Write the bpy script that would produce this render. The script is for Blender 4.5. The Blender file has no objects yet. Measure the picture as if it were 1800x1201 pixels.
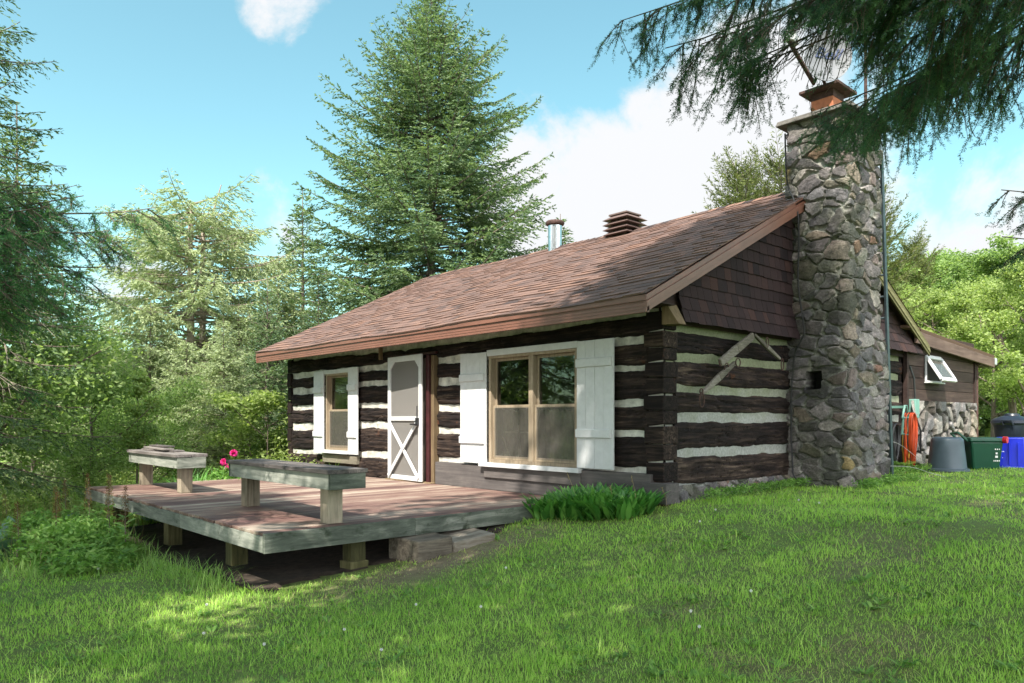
import bpy, math, random
import numpy as np
from mathutils import Vector
R = math.radians
rng = np.random.default_rng(7)
random.seed(7)
C = bpy.context.scene.collection
scn = bpy.context.scene

# ---------------------------------------------------------------- camera, sky, sun, exposure
EZ = 1.4
CAM = np.array((4.958, -6.74, EZ))
FA = R(180 - 42.3)
FW = np.array((math.cos(FA), math.sin(FA), 0.)); RT = np.array((math.sin(FA), -math.cos(FA), 0.)); UP = np.array((0, 0, 1.))
FPX, HY = 1319., 737.
def at(x, y, D):                       # picture direction + distance -> point of the place
    return CAM + D * (FW + RT * (x - 900) / FPX + UP * (HY - y) / FPX)
cd = bpy.data.cameras.new('camera'); cam = bpy.data.objects.new('camera', cd); C.objects.link(cam)
cam.location = CAM; cam.rotation_euler = (R(90), 0, FA - R(90))
cd.sensor_width = 36; cd.lens = FPX / 1800 * 36; cd.shift_y = (HY - 600.5) / 1800; cd.clip_end = 2000; cd.clip_start = .05
scn.camera = cam
scn.view_settings.view_transform = 'Standard'; scn.view_settings.look = 'None'
scn.view_settings.gamma = 1; scn.view_settings.exposure = 2.45
SUN = Vector((0.5, -1.0, 1.5)).normalized()
sd = bpy.data.lights.new('sun', 'SUN'); so = bpy.data.objects.new('sun', sd); C.objects.link(so)
sd.energy = 2.0; sd.angle = R(.5); sd.color = (1, .93, .82)
so.rotation_euler = SUN.to_track_quat('Z', 'Y').to_euler(); so.location = (0, 0, 30)
w = bpy.data.worlds.new('World'); scn.world = w; w.use_nodes = True
nt = w.node_tree; nt.nodes.clear()
def N(nt, t, **k):
    n = nt.nodes.new(t)
    for a, b in k.items():
        if a in ('operation', 'sky_type', 'blend_type', 'data_type', 'attribute_name', 'noise_dimensions', 'sun_disc', 'feature', 'attribute_type', 'clamp', 'interpolation_type', 'musgrave_type', 'vector_type', 'use_clamp', 'distance', 'invert'):
            setattr(n, a, b)
        else:
            n.inputs[a].default_value = b
    return n
sky = N(nt, 'ShaderNodeTexSky', sky_type='NISHITA', sun_disc=False)
sky.sun_elevation = math.asin(SUN.z); sky.sun_rotation = math.atan2(SUN.x, SUN.y)
sky.air_density = 1.0; sky.dust_density = 1.2; sky.ozone_density = 1.0
tint = N(nt, 'ShaderNodeMix', data_type='RGBA', blend_type='MULTIPLY'); tint.inputs[0].default_value = 1
tint.inputs[7].default_value = (.31, .42, .32, 1)
nt.links.new(sky.outputs[0], tint.inputs[6])
tc = N(nt, 'ShaderNodeTexCoord')
acc = None
for px, py, r0, r1, wg in [(985, 350, 0, 6, .75), (1090, 400, 0, 7, .8), (1290, 300, 0, 8, .8), (1225, 225, 0, 5, .7), (1350, 390, 0, 8, .85), (1800, 340, 0, 4, .5), (1740, 425, 0, 4, .45),
                       (1610, 470, 0, 4, .5), (1210, 440, 0, 8, .9), (485, -5, 0, 2.5, .34), (510, 375, 0, 3, .38), (200, 500, 0, 4, .4), (1480, 60, 0, 5, .5), (1340, 180, 0, 6, .6)]:
    d = (at(px, py, 1) - CAM); d /= np.linalg.norm(d)
    dp = N(nt, 'ShaderNodeVectorMath', operation='DOT_PRODUCT'); dp.inputs[1].default_value = d
    nt.links.new(tc.outputs['Generated'], dp.inputs[0])
    mr = nt.nodes.new('ShaderNodeMapRange'); mr.interpolation_type = 'SMOOTHSTEP'
    mr.inputs[1].default_value = math.cos(R(r1 * 1.6)); mr.inputs[2].default_value = math.cos(R(r0)); mr.inputs[4].default_value = wg
    nt.links.new(dp.outputs['Value'], mr.inputs[0])
    if acc is None: acc = mr.outputs[0]
    else:
        mx = N(nt, 'ShaderNodeMath', operation='MAXIMUM'); nt.links.new(acc, mx.inputs[0]); nt.links.new(mr.outputs[0], mx.inputs[1]); acc = mx.outputs[0]
for dv in ((.75, -.35, .35), (.2, -.8, .45), (-.1, -.95, .2), (.9, .2, .5), (.5, -.3, .85), (.6, -.8, .1)):   # unseen clouds added behind and above the camera for neutral fill light
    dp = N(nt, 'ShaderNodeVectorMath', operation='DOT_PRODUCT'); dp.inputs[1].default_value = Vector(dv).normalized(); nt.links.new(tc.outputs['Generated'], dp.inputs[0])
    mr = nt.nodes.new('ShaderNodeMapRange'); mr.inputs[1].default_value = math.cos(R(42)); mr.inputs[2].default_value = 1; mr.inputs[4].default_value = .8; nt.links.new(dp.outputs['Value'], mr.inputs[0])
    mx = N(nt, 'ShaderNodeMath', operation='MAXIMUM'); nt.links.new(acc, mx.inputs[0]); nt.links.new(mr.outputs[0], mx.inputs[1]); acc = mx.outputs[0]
nz = N(nt, 'ShaderNodeTexNoise', Scale=6.5, Detail=11., Roughness=.62, Distortion=.25)
nt.links.new(tc.outputs['Generated'], nz.inputs['Vector'])
ad = N(nt, 'ShaderNodeMath', operation='MULTIPLY_ADD'); nt.links.new(nz.outputs[0], ad.inputs[0]); ad.inputs[1].default_value = 1.7; ad.inputs[2].default_value = -.85
a2 = N(nt, 'ShaderNodeMath', operation='ADD'); nt.links.new(acc, a2.inputs[0]); nt.links.new(ad.outputs[0], a2.inputs[1])
ms = nt.nodes.new('ShaderNodeMapRange'); ms.interpolation_type = 'SMOOTHSTEP'; ms.inputs[1].default_value = .28; ms.inputs[2].default_value = .62
nt.links.new(a2.outputs[0], ms.inputs[0])
mixc = N(nt, 'ShaderNodeMix', data_type='RGBA'); nt.links.new(ms.outputs[0], mixc.inputs[0]); nt.links.new(tint.outputs[2], mixc.inputs[6])
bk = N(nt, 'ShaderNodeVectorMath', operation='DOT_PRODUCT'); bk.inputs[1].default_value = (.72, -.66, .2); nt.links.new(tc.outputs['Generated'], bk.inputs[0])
bm_ = nt.nodes.new('ShaderNodeMapRange'); bm_.inputs[1].default_value = -.1; bm_.inputs[2].default_value = .5; bm_.inputs[3].default_value = 1; bm_.inputs[4].default_value = 3.6; nt.links.new(bk.outputs['Value'], bm_.inputs[0])   # added unseen clouds behind the camera are boosted to lift the fill
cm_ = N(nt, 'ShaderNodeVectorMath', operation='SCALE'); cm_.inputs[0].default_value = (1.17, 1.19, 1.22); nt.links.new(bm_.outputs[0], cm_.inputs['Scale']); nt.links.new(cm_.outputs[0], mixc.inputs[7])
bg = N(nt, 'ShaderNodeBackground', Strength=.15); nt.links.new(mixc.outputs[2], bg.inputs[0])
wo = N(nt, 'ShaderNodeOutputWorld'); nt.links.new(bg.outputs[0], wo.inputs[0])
scn.render.engine = 'CYCLES'
scn.cycles.max_bounces = 6; scn.cycles.transparent_max_bounces = 12; scn.cycles.diffuse_bounces = 4

# ---------------------------------------------------------------- materials
def mat(name):
    m = bpy.data.materials.new(name); m.use_nodes = True; nt = m.node_tree; nt.nodes.clear()
    out = nt.nodes.new('ShaderNodeOutputMaterial'); b = nt.nodes.new('ShaderNodeBsdfPrincipled'); nt.links.new(b.outputs[0], out.inputs[0])
    return m, nt, b, out
def ramp(nt, src, stops):
    r = nt.nodes.new('ShaderNodeValToRGB'); e = r.color_ramp.elements
    while len(e) < len(stops): e.new(.5)
    for i, (p, c) in enumerate(stops): e[i].position = p; e[i].color = (*c, 1)
    nt.links.new(src, r.inputs[0]); return r.outputs[0]
def coords(nt, scale, off=True):
    t = nt.nodes.new('ShaderNodeTexCoord'); mp = nt.nodes.new('ShaderNodeMapping'); mp.inputs['Scale'].default_value = scale
    src = t.outputs['Object']
    if off:
        a = N(nt, 'ShaderNodeAttribute', attribute_name='v')
        s = N(nt, 'ShaderNodeVectorMath', operation='SCALE'); s.inputs[0].default_value = (37, 51, 23); nt.links.new(a.outputs['Fac'], s.inputs['Scale'])
        ad = N(nt, 'ShaderNodeVectorMath', operation='ADD'); nt.links.new(src, ad.inputs[0]); nt.links.new(s.outputs[0], ad.inputs[1]); src = ad.outputs[0]
    nt.links.new(src, mp.inputs[0]); return mp.outputs[0]
def noise(nt, vec, sc, det=6, rough=.6, dist=0):
    n = N(nt, 'ShaderNodeTexNoise', Scale=sc, Detail=det, Roughness=rough, Distortion=dist); nt.links.new(vec, n.inputs['Vector']); return n.outputs[0]
def mixrgb(nt, f, a, b, mode='MIX'):
    m = N(nt, 'ShaderNodeMix', data_type='RGBA', blend_type=mode)
    for i, s in ((0, f), (6, a), (7, b)):
        if isinstance(s, (int, float)): m.inputs[i].default_value = s
        elif isinstance(s, tuple): m.inputs[i].default_value = (*s, 1)
        else: nt.links.new(s, m.inputs[i])
    return m.outputs[2]
def bump(nt, b, h, st, dist=.01):
    bm = N(nt, 'ShaderNodeBump', Strength=st, Distance=dist); nt.links.new(h, bm.inputs['Height']); nt.links.new(bm.outputs[0], b.inputs['Normal'])
def attr(nt, n='v'): return N(nt, 'ShaderNodeAttribute', attribute_name=n)
def wood(name, stops, axis, fine=30, along=1.5, vamt=.3, rough=.85, bst=.5, bd=.004, patch=None, psc=3.):
    m, nt, b, _ = mat(name)
    sc = [fine, fine, fine]; sc[axis] = along
    v = coords(nt, tuple(sc)); n = noise(nt, v, 1., 8, .7, .6)
    n2 = noise(nt, coords(nt, (1, 1, 1)), psc, 5, .65)
    av = attr(nt)
    s = N(nt, 'ShaderNodeMath', operation='MULTIPLY_ADD'); nt.links.new(av.outputs['Fac'], s.inputs[0]); s.inputs[1].default_value = vamt; s.inputs[2].default_value = -vamt / 2
    s2 = N(nt, 'ShaderNodeMath', operation='ADD'); nt.links.new(n, s2.inputs[0]); nt.links.new(s.outputs[0], s2.inputs[1])
    s3 = N(nt, 'ShaderNodeMath', operation='MULTIPLY_ADD'); nt.links.new(n2, s3.inputs[0]); s3.inputs[1].default_value = .35; nt.links.new(s2.outputs[0], s3.inputs[2])
    s4 = N(nt, 'ShaderNodeMath', operation='SUBTRACT'); nt.links.new(s3.outputs[0], s4.inputs[0]); s4.inputs[1].default_value = .175
    col = ramp(nt, s4.outputs[0], stops)
    if patch:
        pm = ramp(nt, noise(nt, coords(nt, (1, 1, 1.6)), patch[1], 4, .6), [(patch[2], (0, 0, 0)), (patch[2] + .12, (1, 1, 1))])
        col = mixrgb(nt, pm, col, patch[0])
    nt.links.new(col, b.inputs['Base Color']); b.inputs['Roughness'].default_value = rough; b.inputs['Specular IOR Level'].default_value = .25
    bump(nt, b, n, bst, bd); return m
def plain(name, c, rough=.6, var=.12, sc=8., bst=.15, metal=0., spec=.4):
    m, nt, b, _ = mat(name)
    n = noise(nt, coords(nt, (1, 1, 1)), sc, 6, .65)
    lo = tuple(x * (1 - var * 2) for x in c); hi = tuple(min(1, x * (1 + var)) for x in c)
    nt.links.new(ramp(nt, n, [(.3, lo), (.7, hi)]), b.inputs['Base Color'])
    b.inputs['Roughness'].default_value = rough; b.inputs['Metallic'].default_value = metal; b.inputs['Specular IOR Level'].default_value = spec
    bump(nt, b, n, bst, .003); return m
def leafmat(name, stops, trans=.35, rough=.5, spec=.3, clump=2.0, cl=.35, tcol=1.3):
    m, nt, b, out = mat(name)
    av = attr(nt); n = noise(nt, coords(nt, (1, 1, 1), False), clump, 3, .6)
    s = N(nt, 'ShaderNodeMath', operation='MULTIPLY_ADD'); nt.links.new(n, s.inputs[0]); s.inputs[1].default_value = cl * 2; nt.links.new(av.outputs['Fac'], s.inputs[2])
    s2 = N(nt, 'ShaderNodeMath', operation='SUBTRACT'); nt.links.new(s.outputs[0], s2.inputs[0]); s2.inputs[1].default_value = cl
    col = ramp(nt, s2.outputs[0], stops)
    nt.links.new(col, b.inputs['Base Color']); b.inputs['Roughness'].default_value = rough; b.inputs['Specular IOR Level'].default_value = spec
    t = nt.nodes.new('ShaderNodeBsdfTranslucent'); tcn = mixrgb(nt, 1., col, (tcol, tcol * 1.05, tcol * .55), 'MULTIPLY'); nt.links.new(tcn, t.inputs[0])
    mx = nt.nodes.new('ShaderNodeMixShader'); mx.inputs[0].default_value = trans
    nt.links.new(b.outputs[0], mx.inputs[1]); nt.links.new(t.outputs[0], mx.inputs[2]); nt.links.new(mx.outputs[0], out.inputs[0])
    return m
def colmat(name, rough=.85, bst=.5, sc=40., var=.25, bd=.004, spec=.2):           # reads vertex colour 'Col' (the stone's own colour, plus shade painted into the hole)
    m, nt, b, _ = mat(name)
    a = attr(nt, 'Col'); n = noise(nt, coords(nt, (1, 1, 1), False), sc, 8, .7); n2 = noise(nt, coords(nt, (1, 1, 1), False), sc * .2, 5, .6)
    g = ramp(nt, n, [(.3, (1 - var * 2,) * 3), (.7, (1 + var,) * 3)]); g2 = ramp(nt, n2, [(.3, (1 - var,) * 3), (.7, (1 + var,) * 3)])
    c = mixrgb(nt, 1., mixrgb(nt, 1., a.outputs['Color'], g, 'MULTIPLY'), g2, 'MULTIPLY')
    nt.links.new(c, b.inputs['Base Color']); b.inputs['Roughness'].default_value = rough; b.inputs['Specular IOR Level'].default_value = spec
    bump(nt, b, n, bst, bd); return m

LOGST = [(.30, (.004, .003, .003)), (.48, (.013, .0085, .008)), (.62, (.042, .028, .022)), (.80, (.17, .125, .095))]
M = {}
M['log_x'] = wood('hewn_log_front', LOGST, 0, 26, 1.6, .12, .9, .9, .012, ((.17, .06, .025), 2.2, .66))
M['log_y'] = wood('hewn_log_gable', LOGST, 1, 26, 1.6, .12, .9, .9, .012, ((.12, .045, .02), 2.2, .68))
M['logend'] = wood('log_end_grain', [(.25, (.008, .005, .005)), (.5, (.03, .018, .014)), (.75, (.075, .05, .042))], 2, 22, 18, .4, .9, .8, .008)
M['mortar'] = plain('lime_chinking', (.56, .55, .50), .95, .26, 7., .8)
M['mortar_mossy'] = (lambda: None)
def mossy():
    m, nt, b, _ = mat('chinking_with_moss')
    n = noise(nt, coords(nt, (1, 1, 1), False), 3., 6, .7); n2 = noise(nt, coords(nt, (1, 1, 1), False), 30., 6, .7)
    sep = nt.nodes.new('ShaderNodeSeparateXYZ'); t = nt.nodes.new('ShaderNodeTexCoord'); nt.links.new(t.outputs['Object'], sep.inputs[0])
    mr = nt.nodes.new('ShaderNodeMapRange'); mr.inputs[1].default_value = 1.3; mr.inputs[2].default_value = 2.5; nt.links.new(sep.outputs[2], mr.inputs[0])
    a = N(nt, 'ShaderNodeMath', operation='ADD'); nt.links.new(n, a.inputs[0]); nt.links.new(mr.outputs[0], a.inputs[1])
    f = ramp(nt, a.outputs[0], [(.5, (0, 0, 0)), (1.0, (1, 1, 1))])
    c = mixrgb(nt, f, (.36, .37, .35), (.22, .24, .15)); g = ramp(nt, n2, [(.3, (.6,) * 3), (.7, (1.1,) * 3)])
    nt.links.new(mixrgb(nt, 1., c, g, 'MULTIPLY'), b.inputs['Base Color']); b.inputs['Roughness'].default_value = .95; bump(nt, b, n2, .7, .006); return m
M['mortar_mossy'] = mossy()
M['beam'] = wood('grey_stained_beam', [(.25, (.05, .045, .045)), (.55, (.1, .09, .088)), (.8, (.17, .15, .14))], 0, 25, 1.2, .2, .8, .4)
M['white'] = plain('white_paint', (.60, .61, .625), .5, .05, 12., .12)
M['tan'] = wood('tan_window_frame', [(.25, (.17, .13, .09)), (.55, (.30, .24, .17)), (.8, (.42, .35, .26))], 2, 30, 2, .2, .6, .2)
M['rednjamb'] = plain('maroon_paint', (.055, .014, .016), .45, .25, 7.)
M['rawpine'] = wood('raw_pine', [(.25, (.10, .07, .04)), (.6, (.20, .145, .085)), (.8, (.30, .235, .15))], 2, 30, 2, .3, .8, .3)
M['metal_brown'] = plain('brown_painted_metal', (.20, .09, .064), .38, .1, 3., .05, 0., .5)
M['ventmetal'] = plain('weathered_vent_metal', (.14, .095, .085), .5, .15, 5., .1)
M['dark_wood'] = wood('dark_stained_boards', [(.25, (.02, .012, .011)), (.55, (.045, .028, .024)), (.8, (.085, .056, .047))], 1, 24, 1.2, .35, .8, .5)
M['rake_wood'] = wood('dark_rake_board', [(.25, (.05, .033, .028)), (.55, (.095, .062, .052)), (.8, (.16, .11, .09))], 1, 24, 1.2, .35, .8, .5)
M['yellow_board'] = wood('yellowed_rake_board', [(.25, (.09, .085, .035)), (.6, (.15, .14, .065)), (.8, (.22, .205, .11))], 1, 24, 1.2, .3, .8, .4)
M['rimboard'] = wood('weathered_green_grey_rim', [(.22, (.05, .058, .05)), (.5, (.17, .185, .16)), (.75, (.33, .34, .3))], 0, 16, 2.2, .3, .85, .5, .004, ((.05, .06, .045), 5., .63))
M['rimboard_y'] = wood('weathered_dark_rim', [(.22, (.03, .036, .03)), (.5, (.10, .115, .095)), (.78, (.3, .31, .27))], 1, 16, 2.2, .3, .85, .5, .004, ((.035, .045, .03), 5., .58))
M['postwood'] = wood('weathered_post', [(.22, (.10, .085, .06)), (.5, (.25, .215, .16)), (.78, (.4, .35, .27))], 2, 30, 1.8, .3, .85, .5)
M['seatwood'] = wood('weathered_seat', [(.22, (.05, .045, .045)), (.5, (.125, .11, .105)), (.78, (.26, .235, .22))], 0, 26, 1.8, .35, .8, .5)
M['mossypost'] = wood('mossy_post', [(.22, (.03, .03, .014)), (.5, (.085, .08, .035)), (.78, (.17, .155, .08))], 2, 20, 2., .3, .9, .5)
M['timber'] = wood('old_timber', [(.22, (.06, .05, .04)), (.5, (.18, .155, .125)), (.78, (.33, .30, .26))], 1, 20, 2., .35, .9, .6)
M['silverwood'] = wood('silvered_wood', [(.22, (.05, .046, .036)), (.5, (.125, .112, .09)), (.78, (.24, .22, .19))], 1, 40, 6., .3, .85, .6)
def deckmat():
    m, nt, b, _ = mat('stained_decking')
    v = coords(nt, (40, 1.3, 40)); n = noise(nt, v, 1., 8, .7, .4); n2 = noise(nt, coords(nt, (1.4, .6, 1), False), 1.6, 5, .65); a = attr(nt)
    s = N(nt, 'ShaderNodeMath', operation='MULTIPLY_ADD'); nt.links.new(n2, s.inputs[0]); s.inputs[1].default_value = .9; s.inputs[2].default_value = -.42
    s1 = N(nt, 'ShaderNodeMath', operation='MULTIPLY_ADD'); nt.links.new(a.outputs['Fac'], s1.inputs[0]); s1.inputs[1].default_value = .35; nt.links.new(s.outputs[0], s1.inputs[2])
    s2 = N(nt, 'ShaderNodeMath', operation='MULTIPLY_ADD'); nt.links.new(n, s2.inputs[0]); s2.inputs[1].default_value = .8; nt.links.new(s1.outputs[0], s2.inputs[2])
    c = ramp(nt, s2.outputs[0], [(.2, (.05, .024, .024)), (.42, (.105, .054, .048)), (.62, (.185, .115, .092)), (.82, (.32, .265, .215))])
    nt.links.new(c, b.inputs['Base Color']); b.inputs['Roughness'].default_value = .7; bump(nt, b, n, .5, .004); return m
M['deck'] = deckmat()
def shinglemat(name, stops, sc=90):
    m, nt, b, _ = mat(name); a = attr(nt); n = noise(nt, coords(nt, (1, 1, 1), False), sc, 4, .8); n2 = noise(nt, coords(nt, (1, 1, 1), False), 1.1, 4, .6)
    s = N(nt, 'ShaderNodeMath', operation='MULTIPLY_ADD'); nt.links.new(n, s.inputs[0]); s.inputs[1].default_value = .35; nt.links.new(a.outputs['Fac'], s.inputs[2])
    s1 = N(nt, 'ShaderNodeMath', operation='MULTIPLY_ADD'); nt.links.new(n2, s1.inputs[0]); s1.inputs[1].default_value = .12; nt.links.new(s.outputs[0], s1.inputs[2])
    s2 = N(nt, 'ShaderNodeMath', operation='SUBTRACT'); nt.links.new(s1.outputs[0], s2.inputs[0]); s2.inputs[1].default_value = .24
    nt.links.new(ramp(nt, s2.outputs[0], stops), b.inputs['Base Color']); b.inputs['Roughness'].default_value = .85; b.inputs['Specular IOR Level'].default_value = .25; bump(nt, b, n, .5, .003); return m
M['shingle'] = shinglemat('asphalt_shingle', [(.08, (.042, .033, .034)), (.25, (.095, .064, .057)), (.6, (.16, .10, .083)), (.95, (.23, .135, .10))])
M['siding'] = shinglemat('stained_cedar_shingle', [(.1, (.014, .009, .011)), (.5, (.030, .017, .018)), (.9, (.062, .028, .022))], 40)
M['stone'] = colmat('field_stone', .85, .7, 45., .3, .006)
M['tar'] = plain('black_opening', (.01, .01, .01), .9)
M['concrete'] = plain('cap_concrete', (.13, .12, .11), .9, .25, 9., .5)
M['clay'] = plain('clay_flue', (.45, .16, .08), .8, .15, 12., .3)
M['galv'] = plain('galvanised_pipe', (.62, .64, .66), .28, .08, 5., .05, 1.)
M['rust'] = plain('rusty_metal', (.075, .04, .034), .8, .3, 20., .4)
M['greymetal'] = plain('grey_painted_metal', (.42, .44, .46), .45, .1, 6., .05)
M['darkmetal'] = plain('dark_iron', (.05, .05, .055), .5, .2, 20., .2, .6)
M['ladder'] = plain('blue_grey_ladder', (.06, .085, .10), .5, .15, 10., .1, .3)
M['greyplastic'] = plain('grey_plastic', (.075, .105, .13), .4, .08, 5., .04)
M['greenplastic'] = plain('green_plastic', (.005, .065, .035), .35, .08, 5., .03)
M['blueplastic'] = plain('blue_plastic', (.012, .03, .62), .3, .06, 5., .03)
M['blackplastic'] = plain('black_plastic', (.012, .016, .026), .35, .1, 5., .04)
M['tealplastic'] = plain('pale_teal_plastic', (.30, .48, .48), .4, .1, 5., .04)
M['redplastic'] = plain('red_plastic', (.6, .02, .03), .35, .05)
M['orangecord'] = plain('orange_cord', (.55, .075, .02), .5, .1)
M['yellowcord'] = plain('yellow_hose', (.5, .3, .04), .5, .1)
M['blackcord'] = plain('black_cable', (.02, .02, .022), .45, .1)
M['whitecord'] = plain('grey_cable', (.42, .42, .4), .5, .1)
M['mint'] = plain('mint_hanger', (.16, .33, .28), .45, .08)
M['bark'] = wood('tree_bark', [(.25, (.05, .04, .033)), (.5, (.13, .105, .085)), (.8, (.25, .21, .175))], 2, 18, 4, .3, .95, .9, .02)
M['deadbark'] = wood('pale_dead_bark', [(.25, (.16, .13, .10)), (.5, (.3, .25, .2)), (.8, (.42, .37, .31))], 2, 22, 4, .3, .95, .7, .01)
M['petal'] = plain('pink_petal', (.75, .04, .28), .6, .15)
M['whitepetal'] = plain('white_petal', (.8, .8, .78), .7, .05)
M['blind'] = plain('venetian_blind', (.40, .39, .36), .7, .05)
M['curtain'] = plain('net_curtain', (.30, .27, .20), .9, .3, 4.)
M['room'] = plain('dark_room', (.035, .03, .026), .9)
M['cream'] = plain('cream_panel', (.6, .52, .4), .7)
def scr(name, c, fac):
    m, nt, b, out = mat(name); b.inputs['Base Color'].default_value = (*c, 1); b.inputs['Roughness'].default_value = .8
    t = nt.nodes.new('ShaderNodeBsdfTransparent'); mx = nt.nodes.new('ShaderNodeMixShader'); mx.inputs[0].default_value = fac
    nt.links.new(t.outputs[0], mx.inputs[1]); nt.links.new(b.outputs[0], mx.inputs[2]); nt.links.new(mx.outputs[0], out.inputs[0]); return m
M['screen'] = scr('insect_screen', (.22, .21, .20), .72)
M['sashscreen'] = scr('window_screen', (.16, .15, .13), .35)
def glassmat():
    m, nt, b, out = mat('window_glass'); nt.nodes.remove(b)
    g = nt.nodes.new('ShaderNodeBsdfGlossy'); g.inputs['Roughness'].default_value = .02; g.inputs['Color'].default_value = (.9, .95, .95, 1)
    t = nt.nodes.new('ShaderNodeBsdfTransparent'); t.inputs[0].default_value = (.75, .78, .76, 1)
    lw = nt.nodes.new('ShaderNodeFresnel'); lw.inputs[0].default_value = 1.9
    mx = nt.nodes.new('ShaderNodeMixShader'); nt.links.new(lw.outputs[0], mx.inputs[0]); nt.links.new(t.outputs[0], mx.inputs[1]); nt.links.new(g.outputs[0], mx.inputs[2])
    nt.links.new(mx.outputs[0], out.inputs[0])
    n = noise(nt, coords(nt, (1, 1, 1), False), 2.5, 2, .5); bm = N(nt, 'ShaderNodeBump', Strength=.05, Distance=.02); nt.links.new(n, bm.inputs['Height']); nt.links.new(bm.outputs[0], g.inputs['Normal'])
    return m
M['glass'] = glassmat()
M['spruce'] = leafmat('spruce_needles', [(.05, (.032, .07, .038)), (.45, (.105, .17, .08)), (.9, (.22, .30, .14))], .35, .5, .3, 1.2)
M['sprucenear'] = leafmat('dark_spruce_needles', [(.05, (.03, .08, .055)), (.5, (.075, .165, .10)), (.95, (.14, .27, .13))], .35, .45, .35, 2.)
M['fir'] = leafmat('fir_needles', [(.05, (.03, .09, .045)), (.5, (.075, .20, .085)), (.95, (.14, .31, .12))], .45, .4, .4, 2.)
M['larch'] = leafmat('grey_green_needles', [(.05, (.16, .20, .12)), (.5, (.30, .37, .20)), (.95, (.43, .49, .28))], .3, .6, .2, .8)
M['pine'] = leafmat('pine_needles', [(.05, (.06, .08, .025)), (.5, (.12, .15, .05)), (.95, (.2, .22, .08))], .3, .6, .2, .8)
M['leaf'] = leafmat('broad_leaves', [(.05, (.10, .165, .055)), (.5, (.22, .33, .11)), (.95, (.38, .48, .19))], .5, .5, .3, .9)
M['leafy'] = leafmat('yellow_green_leaves', [(.05, (.13, .18, .055)), (.5, (.27, .36, .12)), (.95, (.43, .50, .2))], .5, .5, .3, 1.2)
M['weed'] = leafmat('weed_leaves', [(.05, (.07, .16, .035)), (.5, (.16, .32, .065)), (.95, (.30, .46, .13))], .35, .5, .3, 2.)
M['lily'] = leafmat('glossy_leaves', [(.05, (.035, .13, .025)), (.5, (.075, .235, .045)), (.95, (.17, .37, .08))], .3, .35, .5, 3.)
M['hosta'] = leafmat('blue_green_leaves', [(.05, (.05, .12, .09)), (.5, (.10, .2, .155)), (.95, (.17, .29, .22))], .15, .45, .4, 3.)
M['seed'] = leafmat('rusty_seed_heads', [(.05, (.10, .05, .025)), (.5, (.2, .12, .05)), (.95, (.2, .24, .07))], .2, .8, .1, 5.)
M['dry'] = leafmat('dry_straw', [(.05, (.2, .15, .08)), (.5, (.34, .27, .15)), (.95, (.45, .38, .24))], .2, .8, .1, 5.)
M['grass'] = leafmat('lawn_grass', [(.0, (.44, .38, .22)), (.1, (.16, .30, .06)), (.5, (.32, .53, .10)), (.95, (.50, .66, .18))], .4, .5, .3, .7, .2, 1.7)
M['needledead'] = leafmat('dead_twigs', [(.05, (.16, .10, .07)), (.5, (.3, .22, .16)), (.95, (.4, .33, .26))], .1, .9, .1, 2.)

# ---------------------------------------------------------------- mesh helpers
def setp(o, label=None, cat=None, group=None, kind=None):
    if label: o['label'] = label
    if cat: o['category'] = cat
    if group: o['group'] = group
    if kind: o['kind'] = kind
    return o
def link(o, parent=None):
    C.objects.link(o)
    if parent is not None:
        o.parent = parent
        if not parent.get('_local'): o.location = -Vector(parent.location) if parent.type == 'EMPTY' else Vector((0, 0, 0))
    return o
def thing(name, label, cat, loc=(0, 0, 0), group=None, local=False):
    o = bpy.data.objects.new(name, None); C.objects.link(o); o.location = loc; o.empty_display_size = .2
    setp(o, label, cat, group)
    if local: LOCAL.add(o.name)
    return o
LOCAL = set()
def npmesh(name, V, Q, m, parent=None, v=None, col=None, smooth=False, T=None):
    V = np.asarray(V, np.float32); me = bpy.data.meshes.new(name)
    Q = np.asarray(Q, np.int32).reshape(-1, 4) if Q is not None and len(Q) else np.zeros((0, 4), np.int32)
    T = np.asarray(T, np.int32).reshape(-1, 3) if T is not None and len(T) else np.zeros((0, 3), np.int32)
    nl = Q.size + T.size; nf = len(Q) + len(T)
    me.vertices.add(len(V)); me.vertices.foreach_set('co', V.ravel()); me.loops.add(nl); me.polygons.add(nf)
    me.loops.foreach_set('vertex_index', np.concatenate([Q.ravel(), T.ravel()]))
    ls = np.concatenate([np.arange(len(Q)) * 4, len(Q) * 4 + np.arange(len(T)) * 3]).astype(np.int32)
    me.polygons.foreach_set('loop_start', ls)
    me.polygons.foreach_set('use_smooth', np.full(nf, smooth)); me.update(calc_edges=True)
    if v is not None:
        a = me.attributes.new('v', 'FLOAT', 'FACE' if len(v) == nf else 'POINT'); a.data.foreach_set('value', np.asarray(v, np.float32))
    if col is not None:
        a = me.attributes.new('Col', 'FLOAT_COLOR', 'POINT'); cc = np.ones((len(V), 4), np.float32); cc[:, :3] = col; a.data.foreach_set('color', cc.ravel())
    me.materials.append(m)
    o = bpy.data.objects.new(name, me); C.objects.link(o)
    if parent is not None:
        o.parent = parent
        if parent.type == 'EMPTY' and parent.name not in LOCAL: o.location = -Vector(parent.location)
    return o
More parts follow.
